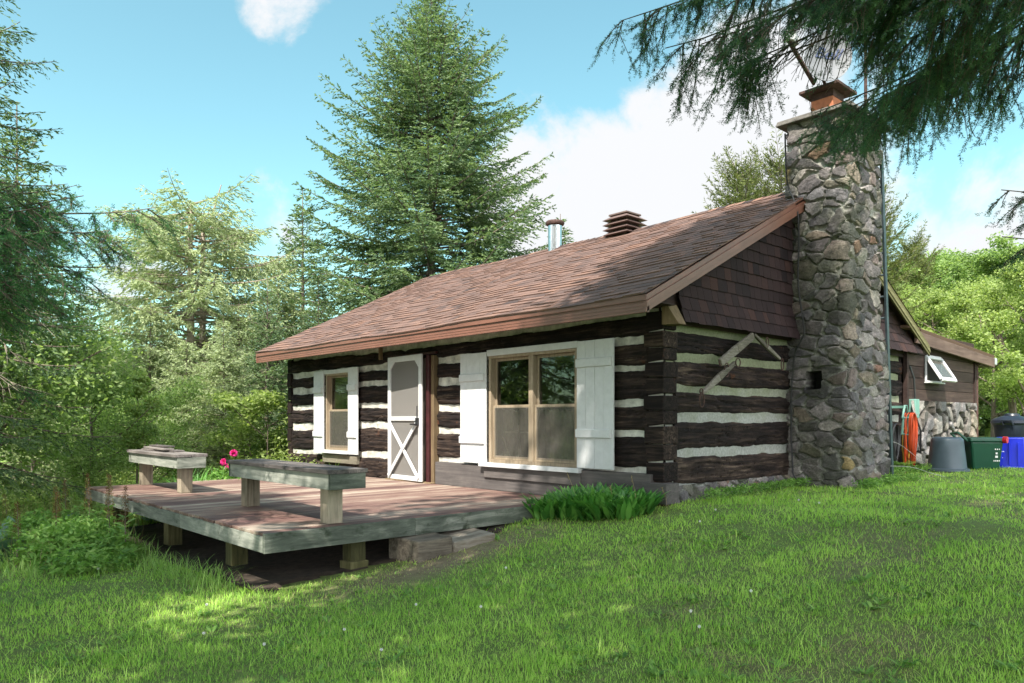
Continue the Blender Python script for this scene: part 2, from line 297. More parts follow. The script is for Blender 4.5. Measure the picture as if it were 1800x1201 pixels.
class MB:
    def __init__(s): s.V = []; s.F = []; s.v = []
    def add(s, vs, fs, v=None):
        n = len(s.V); v = random.random() if v is None else v
        s.V += [tuple(p) for p in vs]; s.F += [[i + n for i in f] for f in fs]; s.v += [v] * len(fs); return s
    def hexa(s, p, v=None): return s.add(p, [(0, 3, 2, 1), (4, 5, 6, 7), (0, 1, 5, 4), (1, 2, 6, 5), (2, 3, 7, 6), (3, 0, 4, 7)], v)
    def box(s, x0, x1, y0, y1, z0, z1, v=None, j=0.):
        P = [(x0, y0, z0), (x1, y0, z0), (x1, y1, z0), (x0, y1, z0), (x0, y0, z1), (x1, y0, z1), (x1, y1, z1), (x0, y1, z1)]
        if j: P = [tuple(c + random.uniform(-j, j) for c in q) for q in P]
        return s.hexa(P, v)
    def bar(s, a, b, w, h, up=(0, 0, 1), v=None, w2=None, h2=None):        # w across, h along 'up'
        a = Vector(a); b = Vector(b); d = (b - a).normalized(); u = Vector(up); sd = d.cross(u)
        if sd.length < 1e-5: sd = d.cross(Vector((1, 0, 0)))
        sd.normalize(); u = sd.cross(d); w2 = w if w2 is None else w2; h2 = h if h2 is None else h2
        P = []
        for p, ww, hh in ((a, w, h), (b, w2, h2)): P += [p - sd * ww / 2 - u * hh / 2, p + sd * ww / 2 - u * hh / 2, p + sd * ww / 2 + u * hh / 2, p - sd * ww / 2 + u * hh / 2]
        return s.add(P, [(0, 1, 2, 3), (7, 6, 5, 4), (0, 4, 5, 1), (1, 5, 6, 2), (2, 6, 7, 3), (3, 7, 4, 0)], v)
    def tube(s, pts, rad, n=8, v=None, cap=True, flat=1.):
        pts = [Vector(p) for p in pts]; rad = [rad] * len(pts) if isinstance(rad, (int, float)) else rad
        V = []; F = []; ref = None
        for i, p in enumerate(pts):
            d = (pts[min(i + 1, len(pts) - 1)] - pts[max(i - 1, 0)]).normalized()
            if ref is None: ref = Vector((0, 0, 1)) if abs(d.z) < .9 else Vector((1, 0, 0))
            a = d.cross(ref)
            if a.length < 1e-4: a = d.cross(Vector((0, 1, .1)))
            a.normalize(); b = a.cross(d).normalized(); ref = b if True else ref
            for k in range(n):
                t = 2 * math.pi * k / n; V.append(p + a * math.cos(t) * rad[i] + b * math.sin(t) * rad[i] * flat)
        for i in range(len(pts) - 1):
            for k in range(n): F.append((i * n + k, i * n + (k + 1) % n, (i + 1) * n + (k + 1) % n, (i + 1) * n + k))
        if cap: F.append(tuple(range(n))[::-1]); F.append(tuple((len(pts) - 1) * n + k for k in range(n)))
        return s.add(V, F, v)
    def lathe(s, c, prof, n=32, v=None, sx=1., sy=1.):
        c = Vector(c); V = []; F = []
        for r, z in prof:
            for k in range(n): t = 2 * math.pi * k / n; V.append((c.x + r * math.cos(t) * sx, c.y + r * math.sin(t) * sy, c.z + z))
        for i in range(len(prof) - 1):
            for k in range(n): F.append((i * n + k, i * n + (k + 1) % n, (i + 1) * n + (k + 1) % n, (i + 1) * n + k))
        return s.add(V, F, v)
    def build(s, name, m, parent=None, bevel=0., smooth=False):
        me = bpy.data.meshes.new(name); me.from_pydata(s.V, [], s.F); me.update()
        a = me.attributes.new('v', 'FLOAT', 'FACE'); a.data.foreach_set('value', np.array(s.v, np.float32)); me.materials.append(m)
        if smooth: me.polygons.foreach_set('use_smooth', np.ones(len(s.F), bool))
        o = bpy.data.objects.new(name, me); C.objects.link(o)
        if parent is not None:
            o.parent = parent
            if parent.type == 'EMPTY' and parent.name not in LOCAL: o.location = -Vector(parent.location)
        if bevel: b = o.modifiers.new('bevel', 'BEVEL'); b.width = bevel; b.segments = 2; b.limit_method = 'ANGLE'
        if smooth and not bevel:
            try: me.set_sharp_from_angle(angle=R(40))
            except Exception: pass
        return o
def h3(ix, iy, iz, s=0):
    h = (ix.astype(np.int64) * 374761393 + iy.astype(np.int64) * 668265263 + iz.astype(np.int64) * 2147483647 + s * 974711) & 0xffffffff
    h = ((h ^ (h >> 13)) * 1274126177) & 0xffffffff
    return ((h ^ (h >> 16)) & 0xffffff) / float(0xffffff)
def vn(x, y, z=0., s=0):                                      # value noise 0..1
    x, y, z = np.broadcast_arrays(np.asarray(x, float), np.asarray(y, float), np.asarray(z, float))
    ix, iy, iz = np.floor(x).astype(int), np.floor(y).astype(int), np.floor(z).astype(int)
    f = [t - i for t, i in ((x, ix), (y, iy), (z, iz))]; f = [t * t * (3 - 2 * t) for t in f]; r = 0
    for a in (0, 1):
        for b in (0, 1):
            for c in (0, 1):
                r = r + h3(ix + a, iy + b, iz + c, s) * (f[0] if a else 1 - f[0]) * (f[1] if b else 1 - f[1]) * (f[2] if c else 1 - f[2])
    return r
def fbm(x, y, z=0., o=4, s=0):
    r = 0; a = .5
    for i in range(o): r = r + a * vn(np.asarray(x) * 2**i, np.asarray(y) * 2**i, np.asarray(z) * 2**i, s + i); a *= .5
    return r / (1 - .5**o)
def gz(x, y):                                                 # height of the ground
    x = np.asarray(x, float); y = np.asarray(y, float)
    yn = np.where(y < 0, np.maximum(y, -6.2), 0); yp = np.clip(y, 0, 12)
    xm = np.clip(x, -12, 8)
    z = .47 + .15 * np.maximum(yn, -3) + .065 * np.minimum(yn + 3, 0) + .03 * xm + .012 * yp
    z = z - .02 * np.clip(-12 - x, 0, 20) + .05 * (fbm(x * .6, y * .6, 0, 3, 3) - .5)
    return z
def gridquads(nu, nv):
    i = np.arange(nu - 1)[:, None] * nv + np.arange(nv - 1)[None, :]
    return np.stack([i, i + nv, i + nv + 1, i + 1], -1).reshape(-1, 4)
def unit(a): return a / np.maximum(np.linalg.norm(a, axis=-1, keepdims=True), 1e-9)
def leaves(name, b, d, L, W, m, parent=None, v=None, r=rng, nrm=None):     # rhombic leaf faces
    b = np.asarray(b); n = len(b); d = unit(d); L = np.broadcast_to(L, n)[:, None]; W = np.broadcast_to(W, n)[:, None]
    s = unit(np.cross(d, r.normal(size=(n, 3)) if nrm is None else nrm)) * W / 2
    up = unit(np.cross(s, d)) * L * .06
    V = np.stack([b, b + d * L * .45 + s + up, b + d * L, b + d * L * .45 - s + up], 1).reshape(-1, 3)
    Q = np.arange(n * 4).reshape(-1, 4)
    return npmesh(name, V, Q, m, parent, v=np.clip(r.random(n) if v is None else v, 0, 1))
def blades(b, d, out, L, W, bend, seg=3, prof=None, fold=0.):              # curved blades -> V,Q
    n = len(b); L = np.broadcast_to(L, n)[:, None]; W = np.broadcast_to(W, n)[:, None]; bend = np.broadcast_to(bend, n)[:, None]
    d = unit(d); out = unit(out); s = unit(np.cross(d, out)); prof = prof or [1, .9, .6, .05]; rows = []
    for i in range(seg + 1):
        t = i / seg; c = b + d * L * t + out * L * bend * t * t - np.array((0, 0, 1.)) * L * bend * .5 * t ** 3
        wv = s * W / 2 * prof[i]; rows += [c - wv, c + wv]
    V = np.stack(rows, 1); k = 2 * (seg + 1); base = (np.arange(n) * k)[:, None]
    Q = np.concatenate([base + np.array([[2 * i, 2 * i + 1, 2 * i + 3, 2 * i + 2]]) for i in range(seg)], 1).reshape(-1, 4)
    return V.reshape(-1, 3), Q, seg
def tubes(name, lst, m, parent, n=5):
    VS = []; QS = []; vs = []; c = 0
    for pts, rad in lst:
        pts = np.asarray(pts, float); rad = np.asarray(rad, float); k = len(pts)
        d = unit(np.gradient(pts, axis=0)); ref = np.where(np.abs(d[:, 2:3]) < .9, np.array([[0, 0, 1.]]), np.array([[1., 0, 0]]))
        ref = np.repeat(ref[k // 2:k // 2 + 1], k, 0); a = unit(np.cross(d, ref)); b = np.cross(a, d)
        th = np.arange(n) * 2 * np.pi / n
        V = pts[:, None] + rad[:, None, None] * (a[:, None] * np.cos(th)[None, :, None] + b[:, None] * np.sin(th)[None, :, None])
        i = np.arange(k - 1)[:, None] * n; j = np.arange(n)[None]; j2 = (j + 1) % n
        Q = np.stack([i + j, i + j2, i + n + j2, i + n + j], -1).reshape(-1, 4) + c
        VS.append(V.reshape(-1, 3)); QS.append(Q); vs.append(np.full(len(Q), random.random())); c += k * n
    return npmesh(name, np.concatenate(VS), np.concatenate(QS), m, parent, v=np.concatenate(vs), smooth=True)
# ================================================================ ground
def bare(x, y):
    b = .5 * np.clip((fbm(x * 1.9 + 7, y * 1.9, 1, 4, 55) - .57) * 6, 0, 1) * np.clip((x - .2) / 3, 0.1, 1)
    s = np.exp(-(((x + .62) / .33) ** 2 + ((y + 2.5) / 1.3) ** 2)); return np.clip(np.maximum(b, s * .95), 0, 1)
gx = np.concatenate([[-500, -250, -120, -80], np.arange(-60, -12, 1.5), np.arange(-12, 9, .14), np.arange(9, 40, 1.5), [60, 100, 250, 500]])
gy = np.concatenate([[-500, -250, -100, -60], np.arange(-40, -9, 1.5), np.arange(-9, 12, .14), np.arange(12, 60, 1.5), [80, 120, 250, 500]])
GX, GY = np.meshgrid(gx, gy, indexing='ij')
GZ = gz(GX, GY) + .035 * (fbm(GX * 3, GY * 3, 0, 3, 8) - .5)
def groundmat():
    m, nt, b, _ = mat('grassy_soil')
    v = coords(nt, (1, 1, 1), False); n = noise(nt, v, 1.3, 5, .6); n2 = noise(nt, v, 14, 8, .75); n3 = noise(nt, v, 60, 4, .7)
    soil = ramp(nt, n3, [(.3, (.05, .035, .022)), (.6, (.12, .085, .055)), (.8, (.22, .16, .11))])
    gr = ramp(nt, n2, [(.3, (.07, .11, .025)), (.6, (.14, .20, .04)), (.8, (.22, .26, .07))])
    f = ramp(nt, n2, [(.55, (0, 0, 0)), (.68, (1, 1, 1))]); dirt = ramp(nt, n2, [(.3, (.10, .07, .045)), (.55, (.19, .145, .095)), (.75, (.30, .25, .17))]); nt.links.new(mixrgb(nt, attr(nt).outputs['Fac'], mixrgb(nt, f, gr, soil), dirt), b.inputs['Base Color'])
    b.inputs['Roughness'].default_value = .95; bump(nt, b, n2, .8, .03); return m
setp(npmesh('ground', np.stack([GX, GY, GZ], -1).reshape(-1, 3), gridquads(len(gx), len(gy)), groundmat(), v=bare(GX, GY).ravel(), smooth=True), kind='structure')

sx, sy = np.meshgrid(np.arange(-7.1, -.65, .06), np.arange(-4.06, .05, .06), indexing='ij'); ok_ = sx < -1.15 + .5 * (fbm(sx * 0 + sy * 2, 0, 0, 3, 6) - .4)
setp(npmesh('soil', np.stack([sx, sy, gz(sx, sy) + .022 + .012 * (fbm(sx * 5, sy * 5, 0, 3, 2) - .5) - .06 * ~ok_], -1).reshape(-1, 3), gridquads(*sx.shape), plain('shade_toned_soil', (.045, .033, .024), .95, .35, 14., .8), smooth=True), kind='structure')  # bare soil under the deck, with the shade there put into its dark colour
# ================================================================ the cabin
cab = thing('log_cabin', 'dark hewn-log cabin with white chinking, brown shingle roof and a fieldstone chimney', 'cabin', (-4.5, 3.4, .4))
KX = [-8.95, -8.32, -5.92, -3.8, -.39, 0]
ROWS = [([2.56, 2.56, 2.51, 2.515, 2.565, 2.57], [2.30, 2.293, 2.306, 2.327, 2.334, 2.335]),
        ([2.205, 2.205, 2.224, 2.227, 2.263, 2.265], [2.0, 1.999, 2.049, 1.993, 2.005, 2.0]),
        ([1.89, 1.89, 1.972, 1.909, 1.96, 1.96], [1.66, 1.661, 1.658, 1.60, 1.612, 1.61]),
        ([1.585, 1.585, 1.60, 1.517, 1.561, 1.56], [1.31, 1.313, 1.362, 1.25, 1.278, 1.28]),
        ([1.2, 1.204, 1.276, 1.191, 1.22, 1.22], [.81, .812, .847, .824, .84, .84]),
        ([.755, .758, .77, .749, .75, .75], [.32, .32, .33, .34, .3, .3])]
GY_K = [.2, .371, 2.702, 6.8]
GROWS = [([2.387, 2.387, 2.388, 2.39], [2.15, 2.15, 2.16, 2.15]), ([2.066, 2.066, 2.076, 2.07], [1.785, 1.785, 1.788, 1.78]),
         ([1.701, 1.701, 1.704, 1.70], [1.464, 1.464, 1.468, 1.46]), ([1.368, 1.368, 1.377, 1.37], [1.041, 1.041, 1.058, 1.05]),
         ([.977, .977, .967, .97], [.66, .66, .58, .56])]
def log(a0, a1, keys, top, bot, fmap, m, seed, ext=0.):
    n = max(6, int((a1 - a0) / .022)); a = np.linspace(a0, a1, n); k = 15; t = np.linspace(0, 1, k)
    wob = (fbm(a * 1.7, seed * 3.1, 0, 3, seed) - .5) * .035; wt = (fbm(a * 4, seed, 1, 5, seed + 5) - .5) * .04; wb = (fbm(a * 4, seed, 7, 5, seed + 9) - .5) * .04
    zt = np.interp(a, keys, top) + wob * .5 + wt; zb = np.interp(a, keys, bot) + wob * .5 + wb
    A = np.repeat(a[:, None], k, 1); Z = zb[:, None] + (zt - zb)[:, None] * t[None]
    edge = 1 - np.abs(2 * t - 1) ** 7
    o = -.055 + .055 * edge[None] + (fbm(A * 2.2, Z * 22, seed, 4, seed) - .5) * .032 + (vn(A * 9, Z * 45, seed, seed + 2) - .5) * .009
    ck = np.abs(vn(A * 1.3, Z * 14 + 2 * vn(A * 2, 0, seed), seed, seed + 31) - .5); o = o - .016 * np.exp(-(ck / .035) ** 2) * edge[None]
    o = o + ext; V = np.stack(fmap(A, o, Z), -1).reshape(-1, 3); Q = gridquads(n, k)
    c0 = len(V); b0 = np.stack(fmap(A[:, 0], o[:, 0] - .15, Z[:, 0]), -1); b1 = np.stack(fmap(A[:, -1], o[:, -1] - .15, Z[:, -1]), -1)
    V = np.concatenate([V, b0, b1]); i = np.arange(n - 1)
    Q = np.concatenate([Q, np.stack([i * k, c0 + i, c0 + i + 1, (i + 1) * k], -1), np.stack([i * k + k - 1, (i + 1) * k + k - 1, c0 + n + i + 1, c0 + n + i], -1)])
    # end faces
    for e in (0, n - 1):
        s = len(V); back = np.stack(fmap(A[e], np.full(k, -.16), Z[e]), -1); V = np.concatenate([V, back]); j = np.arange(k - 1)
        Q = np.concatenate([Q, np.stack([e * k + j, e * k + j + 1, s + j + 1, s + j], -1)])
    return npmesh('log', V, Q, m, cab, v=np.full(len(V), (seed * .37) % 1.), smooth=False)
ffront = lambda a, o, z: (a, -o, z)
fgable = lambda a, o, z: (o, a, z)
sd_ = 1
for r_, (tp, bt) in enumerate(ROWS):
    if r_ == 0: segs = [(-8.95, -.22)]
    elif r_ == 5: segs = [(-8.95, -5.3)]
    else: segs = [(-8.95, -7.4), (-6.64, -5.22), (-4.12, -2.86), (-1.23, -.22)]
    for a0, a1 in segs:
        if r_ == 4 and a0 == -4.12: pass
        log(a0, a1, KX, tp, bt, ffront, M['log_x'], sd_); sd_ += 1
for tp, bt in GROWS:
    for a0, a1 in ((.24, 2.95), (3.9, 6.72)):
        log(a0, a1, GY_K, tp, bt, fgable, M['log_y'], sd_); sd_ += 1
log(.24, 2.95, GY_K, [2.66] * 4, [2.455] * 4, fgable, M['log_y'], sd_, -.03); sd_ += 1
def chink(name, segs, fmap, m, z0, z1):
    VS = []; QS = []; c = 0
    for a0, a1 in segs:
        n = max(3, int((a1 - a0) / .03)); a = np.linspace(a0, a1, n); z = np.arange(z0, z1, .016); A, Z = np.meshgrid(a, z, indexing='ij')
        o = -.036 + (fbm(A * 3, Z * 9, 3, 4, 77) - .5) * .03 + (vn(A * 28, Z * 28, 0, 5) - .5) * .006
        V = np.stack(fmap(A, o, Z), -1).reshape(-1, 3); VS.append(V); QS.append(gridquads(n, len(z)) + c); c += len(V)
    return npmesh(name, np.concatenate(VS), np.concatenate(QS), m, cab, smooth=True)
for sg_ in ((-8.95, -7.4), (-6.64, -5.22), (-4.12, -2.86), (-1.23, -.02)): chink('chinking', [sg_], ffront, M['mortar'], .34, 2.64)
for sg_ in ((-7.4, -6.64), (-2.86, -1.23)): chink('chinking', [sg_], ffront, M['mortar'], .34, .80)
for sg_ in ((-7.4, -6.64), (-5.22, -4.12), (-2.86, -1.23)): chink('chinking', [sg_], ffront, M['mortar'], 2.30, 2.64)
for sg_ in ((.1, 2.95), (3.9, 6.75)): chink('chinking', [sg_], fgable, M['mortar_mossy'], .5, 2.5)
# dovetailed corner
def dove(x0, x1, y0, y1, z0, z1, sl, m, name='log_end', nx=7):
    b = MB(); j = lambda: random.uniform(-.006, .006)
    P = [(x0, y0, z0), (x1, y0, z0 + sl), (x1, y1, z0 + sl), (x0, y1, z0), (x0, y0, z1), (x1, y0, z1 - sl * .4), (x1, y1, z1 - sl * .4), (x0, y1, z1)]
    b.hexa([(p[0] + j(), p[1] + j(), p[2] + j() * .5) for p in P]); b.build(name, m, cab, bevel=.012)
zc = [2.60, 2.37, 2.20, 2.03, 1.87, 1.66, 1.5, 1.32, 1.13, .92, .72]
for i in range(len(zc) - 1):
    z1, z0 = zc[i] - .004, zc[i + 1] + .004
    if i % 2 == 0: dove(-.24, .004, .004, .26, z0, z1, .022, M['log_x'])
    else: dove(-.235 + random.uniform(-.03, .03), .012, -.008, .27, z0, z1, -.012, M['log_x'])
for z0 in (.72,): pass
dove(-.20, -.02, .02, .2, .44, .73, 0, M['logend'])
for i in range(8):                                                        # far corner column of log ends
    z0 = .42 + i * .27; dove(-9.06, -8.9, -.02 + .012 * (i % 2), .2, z0, z0 + .262, .01, M['log_x' if i % 2 else 'logend'])
# side and rear walls, closing the house
b = MB(); b.box(-9.0, -8.9, .2, 6.75, .2, 2.64); b.build('side_wall', M['log_y'], cab)
b = MB(); b.box(-9.0, -.02, 6.65, 6.78, .2, 2.64); b.build('rear_wall', M['log_x'], cab)
b = MB(); b.add([(-8.95, -.1, 2.6), (-8.95, 6.9, 2.6), (-8.95, 3.43, 4.42)], [(0, 1, 2)]); b.add([(-9.0, -.1, 2.6), (-9.0, 6.9, 2.6), (-9.0, 3.43, 4.42)], [(0, 2, 1)]); b.build('side_gable', M['dark_wood'], cab)
# sill beams at the base of the front wall
b = MB(); b.box(-4.1, -1.28, -.05, .05, .43, .765, j=.002); b.box(-1.275, -.13, -.054, .05, .43, .79, j=.002); b.box(-2.95, -1.16, -.075, .02, .60, .772, j=.002)
b.build('sill_beam', M['beam'], cab, bevel=.008)
b = MB(); b.box(-.225, .10, -.075, .16, .475, .70, j=.002); b.build('sill_beam', M['beam'], cab, bevel=.008)
b = MB(); b.box(-7.55, -6.35, -.055, .02, .62, .765); b.build('sill_beam', wood('grey_board', [(.25, (.09, .08, .06)), (.6, (.2, .18, .14)), (.8, (.3, .28, .22))], 0, 25, 1.5), cab, bevel=.006)
b = MB(); b.box(-4.1, -.05, .0, .1, .30, .45); b.box(-5.3, -4.1, .0, .1, .28, .42); b.build('footing_board', M['timber'], cab)

# ---- roof
SL = .4925; EY, ETOP, RY = -.55, 2.69, 3.43; RZ = ETOP + (RY - EY) * SL
XL, XR = -9.3, .2
cs = 1 / math.hypot(1, SL); NS = (0, -SL * cs, cs)
def sag(x, y): return -.03 * math.sin(math.pi * (x - XL) / (XR - XL)) * .6 + .012 * math.sin(x * 1.9 + y)
def slope_pt(x, s, h, side=1):
    y = EY + s * cs; z = ETOP + s * SL * cs + sag(x, s)
    if side < 0: y = 2 * RY - y
    return (x, y + (NS[1] * h if side > 0 else -NS[1] * h), z + NS[2] * h)
def courses(name, side, smax, x0, x1):
    V = []; Q = []; v = []
    ex = .142; nc = int(smax / ex) + 1
    for c in range(nc):
        s0 = c * ex - .015; s1 = min(s0 + ex + .02, smax); x = x0 - random.random() * .2
        while x < x1:
            wd = random.choice((.14, .17, .2, .25, .32)); xa = max(x, x0); xb = min(x + wd, x1); x += wd
            if xb - xa < .02: continue
            raised = random.random() < .5; t = .009 + (.010 if raised else 0); jj = random.uniform(-.002, .002)
            k = max(1, int((xb - xa) / .5)); n = len(V); vv = min(1, max(0, random.gauss(.52, .11) + (.08 if raised else -.12)))
            P = [slope_pt(xa, s0 + jj, 0, side), slope_pt(xb, s0 + jj, 0, side), slope_pt(xb, s0 + jj, t, side), slope_pt(xa, s0 + jj, t, side), slope_pt(xb, s1, .0035 if c < nc - 1 else .002, side), slope_pt(xa, s1, .0035, side), slope_pt(xa, s1, -.002, side), slope_pt(xb, s1, -.002, side)]
            V += P; Q += [(n, n + 1, n + 2, n + 3), (n + 3, n + 2, n + 4, n + 5), (n, n + 3, n + 5, n + 6), (n + 1, n + 7, n + 4, n + 2)]; v += [vv] * 4
    return npmesh(name, V, Q, M['shingle'], cab, v=v)
smax = (RY - EY) / cs
roof = courses('roof', 1, smax, XL, XR)
courses('roof', -1, (RY - EY) / cs * (6.9 - RY) / (RY - EY) + .0, XL, XR) if False else None
def rear():
    V = []; Q = []; v = []; ex = .142
    for c in range(28):
        s1 = smax - (27 - c) * ex * 1.0; s0 = s1 - ex - .01; x = XL
        while x < XR:
            wd = random.choice((.2, .3, .4)); xb = min(x + wd, XR); n = len(V)
            V += [slope_pt(x, s0, .0, -1), slope_pt(xb, s0, .0, -1), slope_pt(xb, s0, .008, -1), slope_pt(x, s0, .008, -1), slope_pt(xb, s1, .003, -1), slope_pt(x, s1, .003, -1)]
            Q += [(n, n + 1, n + 2, n + 3), (n + 3, n + 2, n + 4, n + 5)]; v += [random.random()] * 2; x += wd
    return npmesh('roof', V, Q, M['shingle'], cab, v=v)
rear()
b = MB(); x = XL                                                           # ridge caps
while x < XR - .02:
    xb = min(x + .2, XR); zz = RZ + sag(x, smax)
    b.add([(x, RY - .13, zz - .13 * SL + .012), (xb, RY - .13, zz - .13 * SL + .02), (xb, RY, zz + .024), (x, RY, zz + .016), (x, RY + .13, zz - .13 * SL + .012), (xb, RY + .13, zz - .13 * SL + .02)], [(0, 1, 2, 3), (3, 2, 5, 4)]); x += .15
b.build('ridge_cap', M['shingle'], roof)
b = MB()                                                                    # roof deck (boards under the shingles)
def deckslab(y0, z0, y1, z1, x0, x1, t): b.hexa([(x0, y0, z0 - t), (x1, y0, z0 - t), (x1, y1, z1 - t), (x0, y1, z1 - t), (x0, y0, z0 - .012), (x1, y0, z0 - .012), (x1, y1, z1 - .012), (x0, y1, z1 - .012)])
nsg = 12
for i in range(nsg):
    xa = XL + .02 + (XR - XL - .04) * i / nsg; xb = XL + .02 + (XR - XL - .04) * (i + 1) / nsg
    for side in (1, -1):
        y0 = EY + .02; y1 = RY; P = []
        for t in (.10, .014):
            for (xx, yy) in ((xa, y0), (xb, y0), (xb, y1), (xa, y1)):
                zz = ETOP + (yy - EY) * SL + sag(xx, (yy - EY) / cs) - t; P.append((xx, yy if side > 0 else 2 * RY - yy, zz))
        b.hexa(P)
b.build('roof_deck', M['dark_wood'], cab)
b = MB(); b.box(XL, XR - .005, EY - .004, EY + .03, ETOP - .07, ETOP - .008); b.box(XL, XR, EY + .012, EY + .05, ETOP - .19, ETOP - .07)
for k in range(3): b.box(XL, XR, EY + .008, EY + .014, ETOP - .088 - k * .034, ETOP - .082 - k * .034)
b.build('eave_fascia', M['metal_brown'], cab, bevel=.002)
b = MB(); b.box(XL + .02, XR - .05, EY + .05, .02, ETOP - .06, ETOP - .045); b.build('soffit', M['dark_wood'], cab)
for xo, sg in ((XR, 1), (XL, -1)):
    b = MB()
    for side in (1, -1):
        for k, (hh, oo) in enumerate(((0, .0), (.065, .010), (.13, .0))):
            h0 = -.012 - hh; h1 = h0 - (.062 if k < 2 else .05)
            y0, y1 = EY, RY; f = lambda y, h: ETOP + (y - EY) * SL + h
            yy0, yy1 = (y0, y1) if side > 0 else (2 * RY - y0, 2 * RY - y1)
            xa, xb = xo - .03 * sg + oo * .4 * sg, xo + oo * sg
            b.hexa([(min(xa, xb), yy0, f(y0, h1)), (max(xa, xb), yy0, f(y0, h1)), (max(xa, xb), yy1, f(y1, h1)), (min(xa, xb), yy1, f(y1, h1)), (min(xa, xb), yy0, f(y0, h0)), (max(xa, xb), yy0, f(y0, h0)), (max(xa, xb), yy1, f(y1, h0)), (min(xa, xb), yy1, f(y1, h0))] if side > 0 else
                   [(min(xa, xb), yy1, f(y1, h1)), (max(xa, xb), yy1, f(y1, h1)), (max(xa, xb), yy0, f(y0, h1)), (min(xa, xb), yy0, f(y0, h1)), (min(xa, xb), yy1, f(y1, h0)), (max(xa, xb), yy1, f(y1, h0)), (max(xa, xb), yy0, f(y0, h0)), (min(xa, xb), yy0, f(y0, h0))])
        if side > 0: b.build('rake_fascia', M['metal_brown'], cab, bevel=.002); b = MB()
        else: b.build('rake_fascia', M['yellow_board'] if sg > 0 else M['metal_brown'], cab, bevel=.002)
# flashing at chimney foot
b = MB(); b.hexa([(-.12, 2.6, 4.19), (.2, 2.6, 4.19), (.2, 2.85, 4.31), (-.12, 2.85, 4.31), (-.12, 2.6, 4.215), (.2, 2.6, 4.215), (.2, 2.85, 4.335), (-.12, 2.85, 4.335)]); b.build('flashing', M['galv'], cab)
# ---- gable siding shingles (rows clipped by the rakes), flared at the bottom
def siding(y0f, y1f, zb, name, flare=.10, x=.03):
    b = MB(); z = zb; k = 0
    while z < 4.5:
        hgt = .148; zt = z + hgt + .02
        fl = flare * max(0, 1 - k * .4); x0 = x + .028 + fl; x1 = x + .010 + flare * max(0, 1 - (k + 1) * .4)
        yl = lambda zz: max(y0f, EY + (zz - ETOP + .1) / SL + .02) ; yr = lambda zz: min(y1f, 2 * RY - EY - (zz - ETOP + .1) / SL - .02)
        y = yl(z) - random.random() * .1
        while y < yr(z):
            wd = random.uniform(.10, .2); ya, yb = max(y, yl(z)), min(y + wd, yr(z)); y += wd + .004
            if yb - ya < .015: continue
            j = random.uniform(-.005, .005); yat = max(ya, yl(zt)) if ya <= yl(z) + .001 else ya; ybt = yb
            if yat > ybt: yat = ybt
            b.hexa([(x0, ya, z + j), (x0 - .015, ya, z + j), (x0 - .015, yb, z + j), (x0, yb, z + j), (x1, yat, zt), (x1 - .01, yat, zt), (x1 - .01, ybt, zt), (x1, ybt, zt)], min(1, max(0, random.gauss(.42, .13))))
        z += hgt; k += 1
    return b.build(name, M['siding'], cab)
siding(.20, 2.95, 2.47, 'gable_siding'); siding(3.85, 7.15, 2.52, 'gable_siding', .13)
b = MB(); b.add([(.02, .0, 2.45), (.02, 6.9, 2.45), (.02, 6.9, 2.62), (.02, 3.43, 4.5), (.02, 0, 2.75)], [(0, 1, 2, 3, 4)]); b.add([(-.05, .0, 2.45), (-.05, 6.9, 2.45), (-.05, 6.9, 2.62), (-.05, 3.43, 4.5), (-.05, 0, 2.75)], [(4, 3, 2, 1, 0)]); b.build('gable_sheathing', M['dark_wood'], cab)
b = MB(); b.hexa([(.0, -.02, 2.43), (.19, .03, 2.43), (.19, .17, 2.43), (.0, .18, 2.43), (.0, -.02, 2.66), (.06, -.02, 2.66), (.06, .17, 2.66), (.0, .17, 2.66)]); b.build('corner_bracket', M['rawpine'], cab, bevel=.004)
b = MB(); b.box(-5.6, -5.545, -.09, -.04, 2.37, 2.57); b.build('eave_hook', M['rawpine'], cab, bevel=.004)

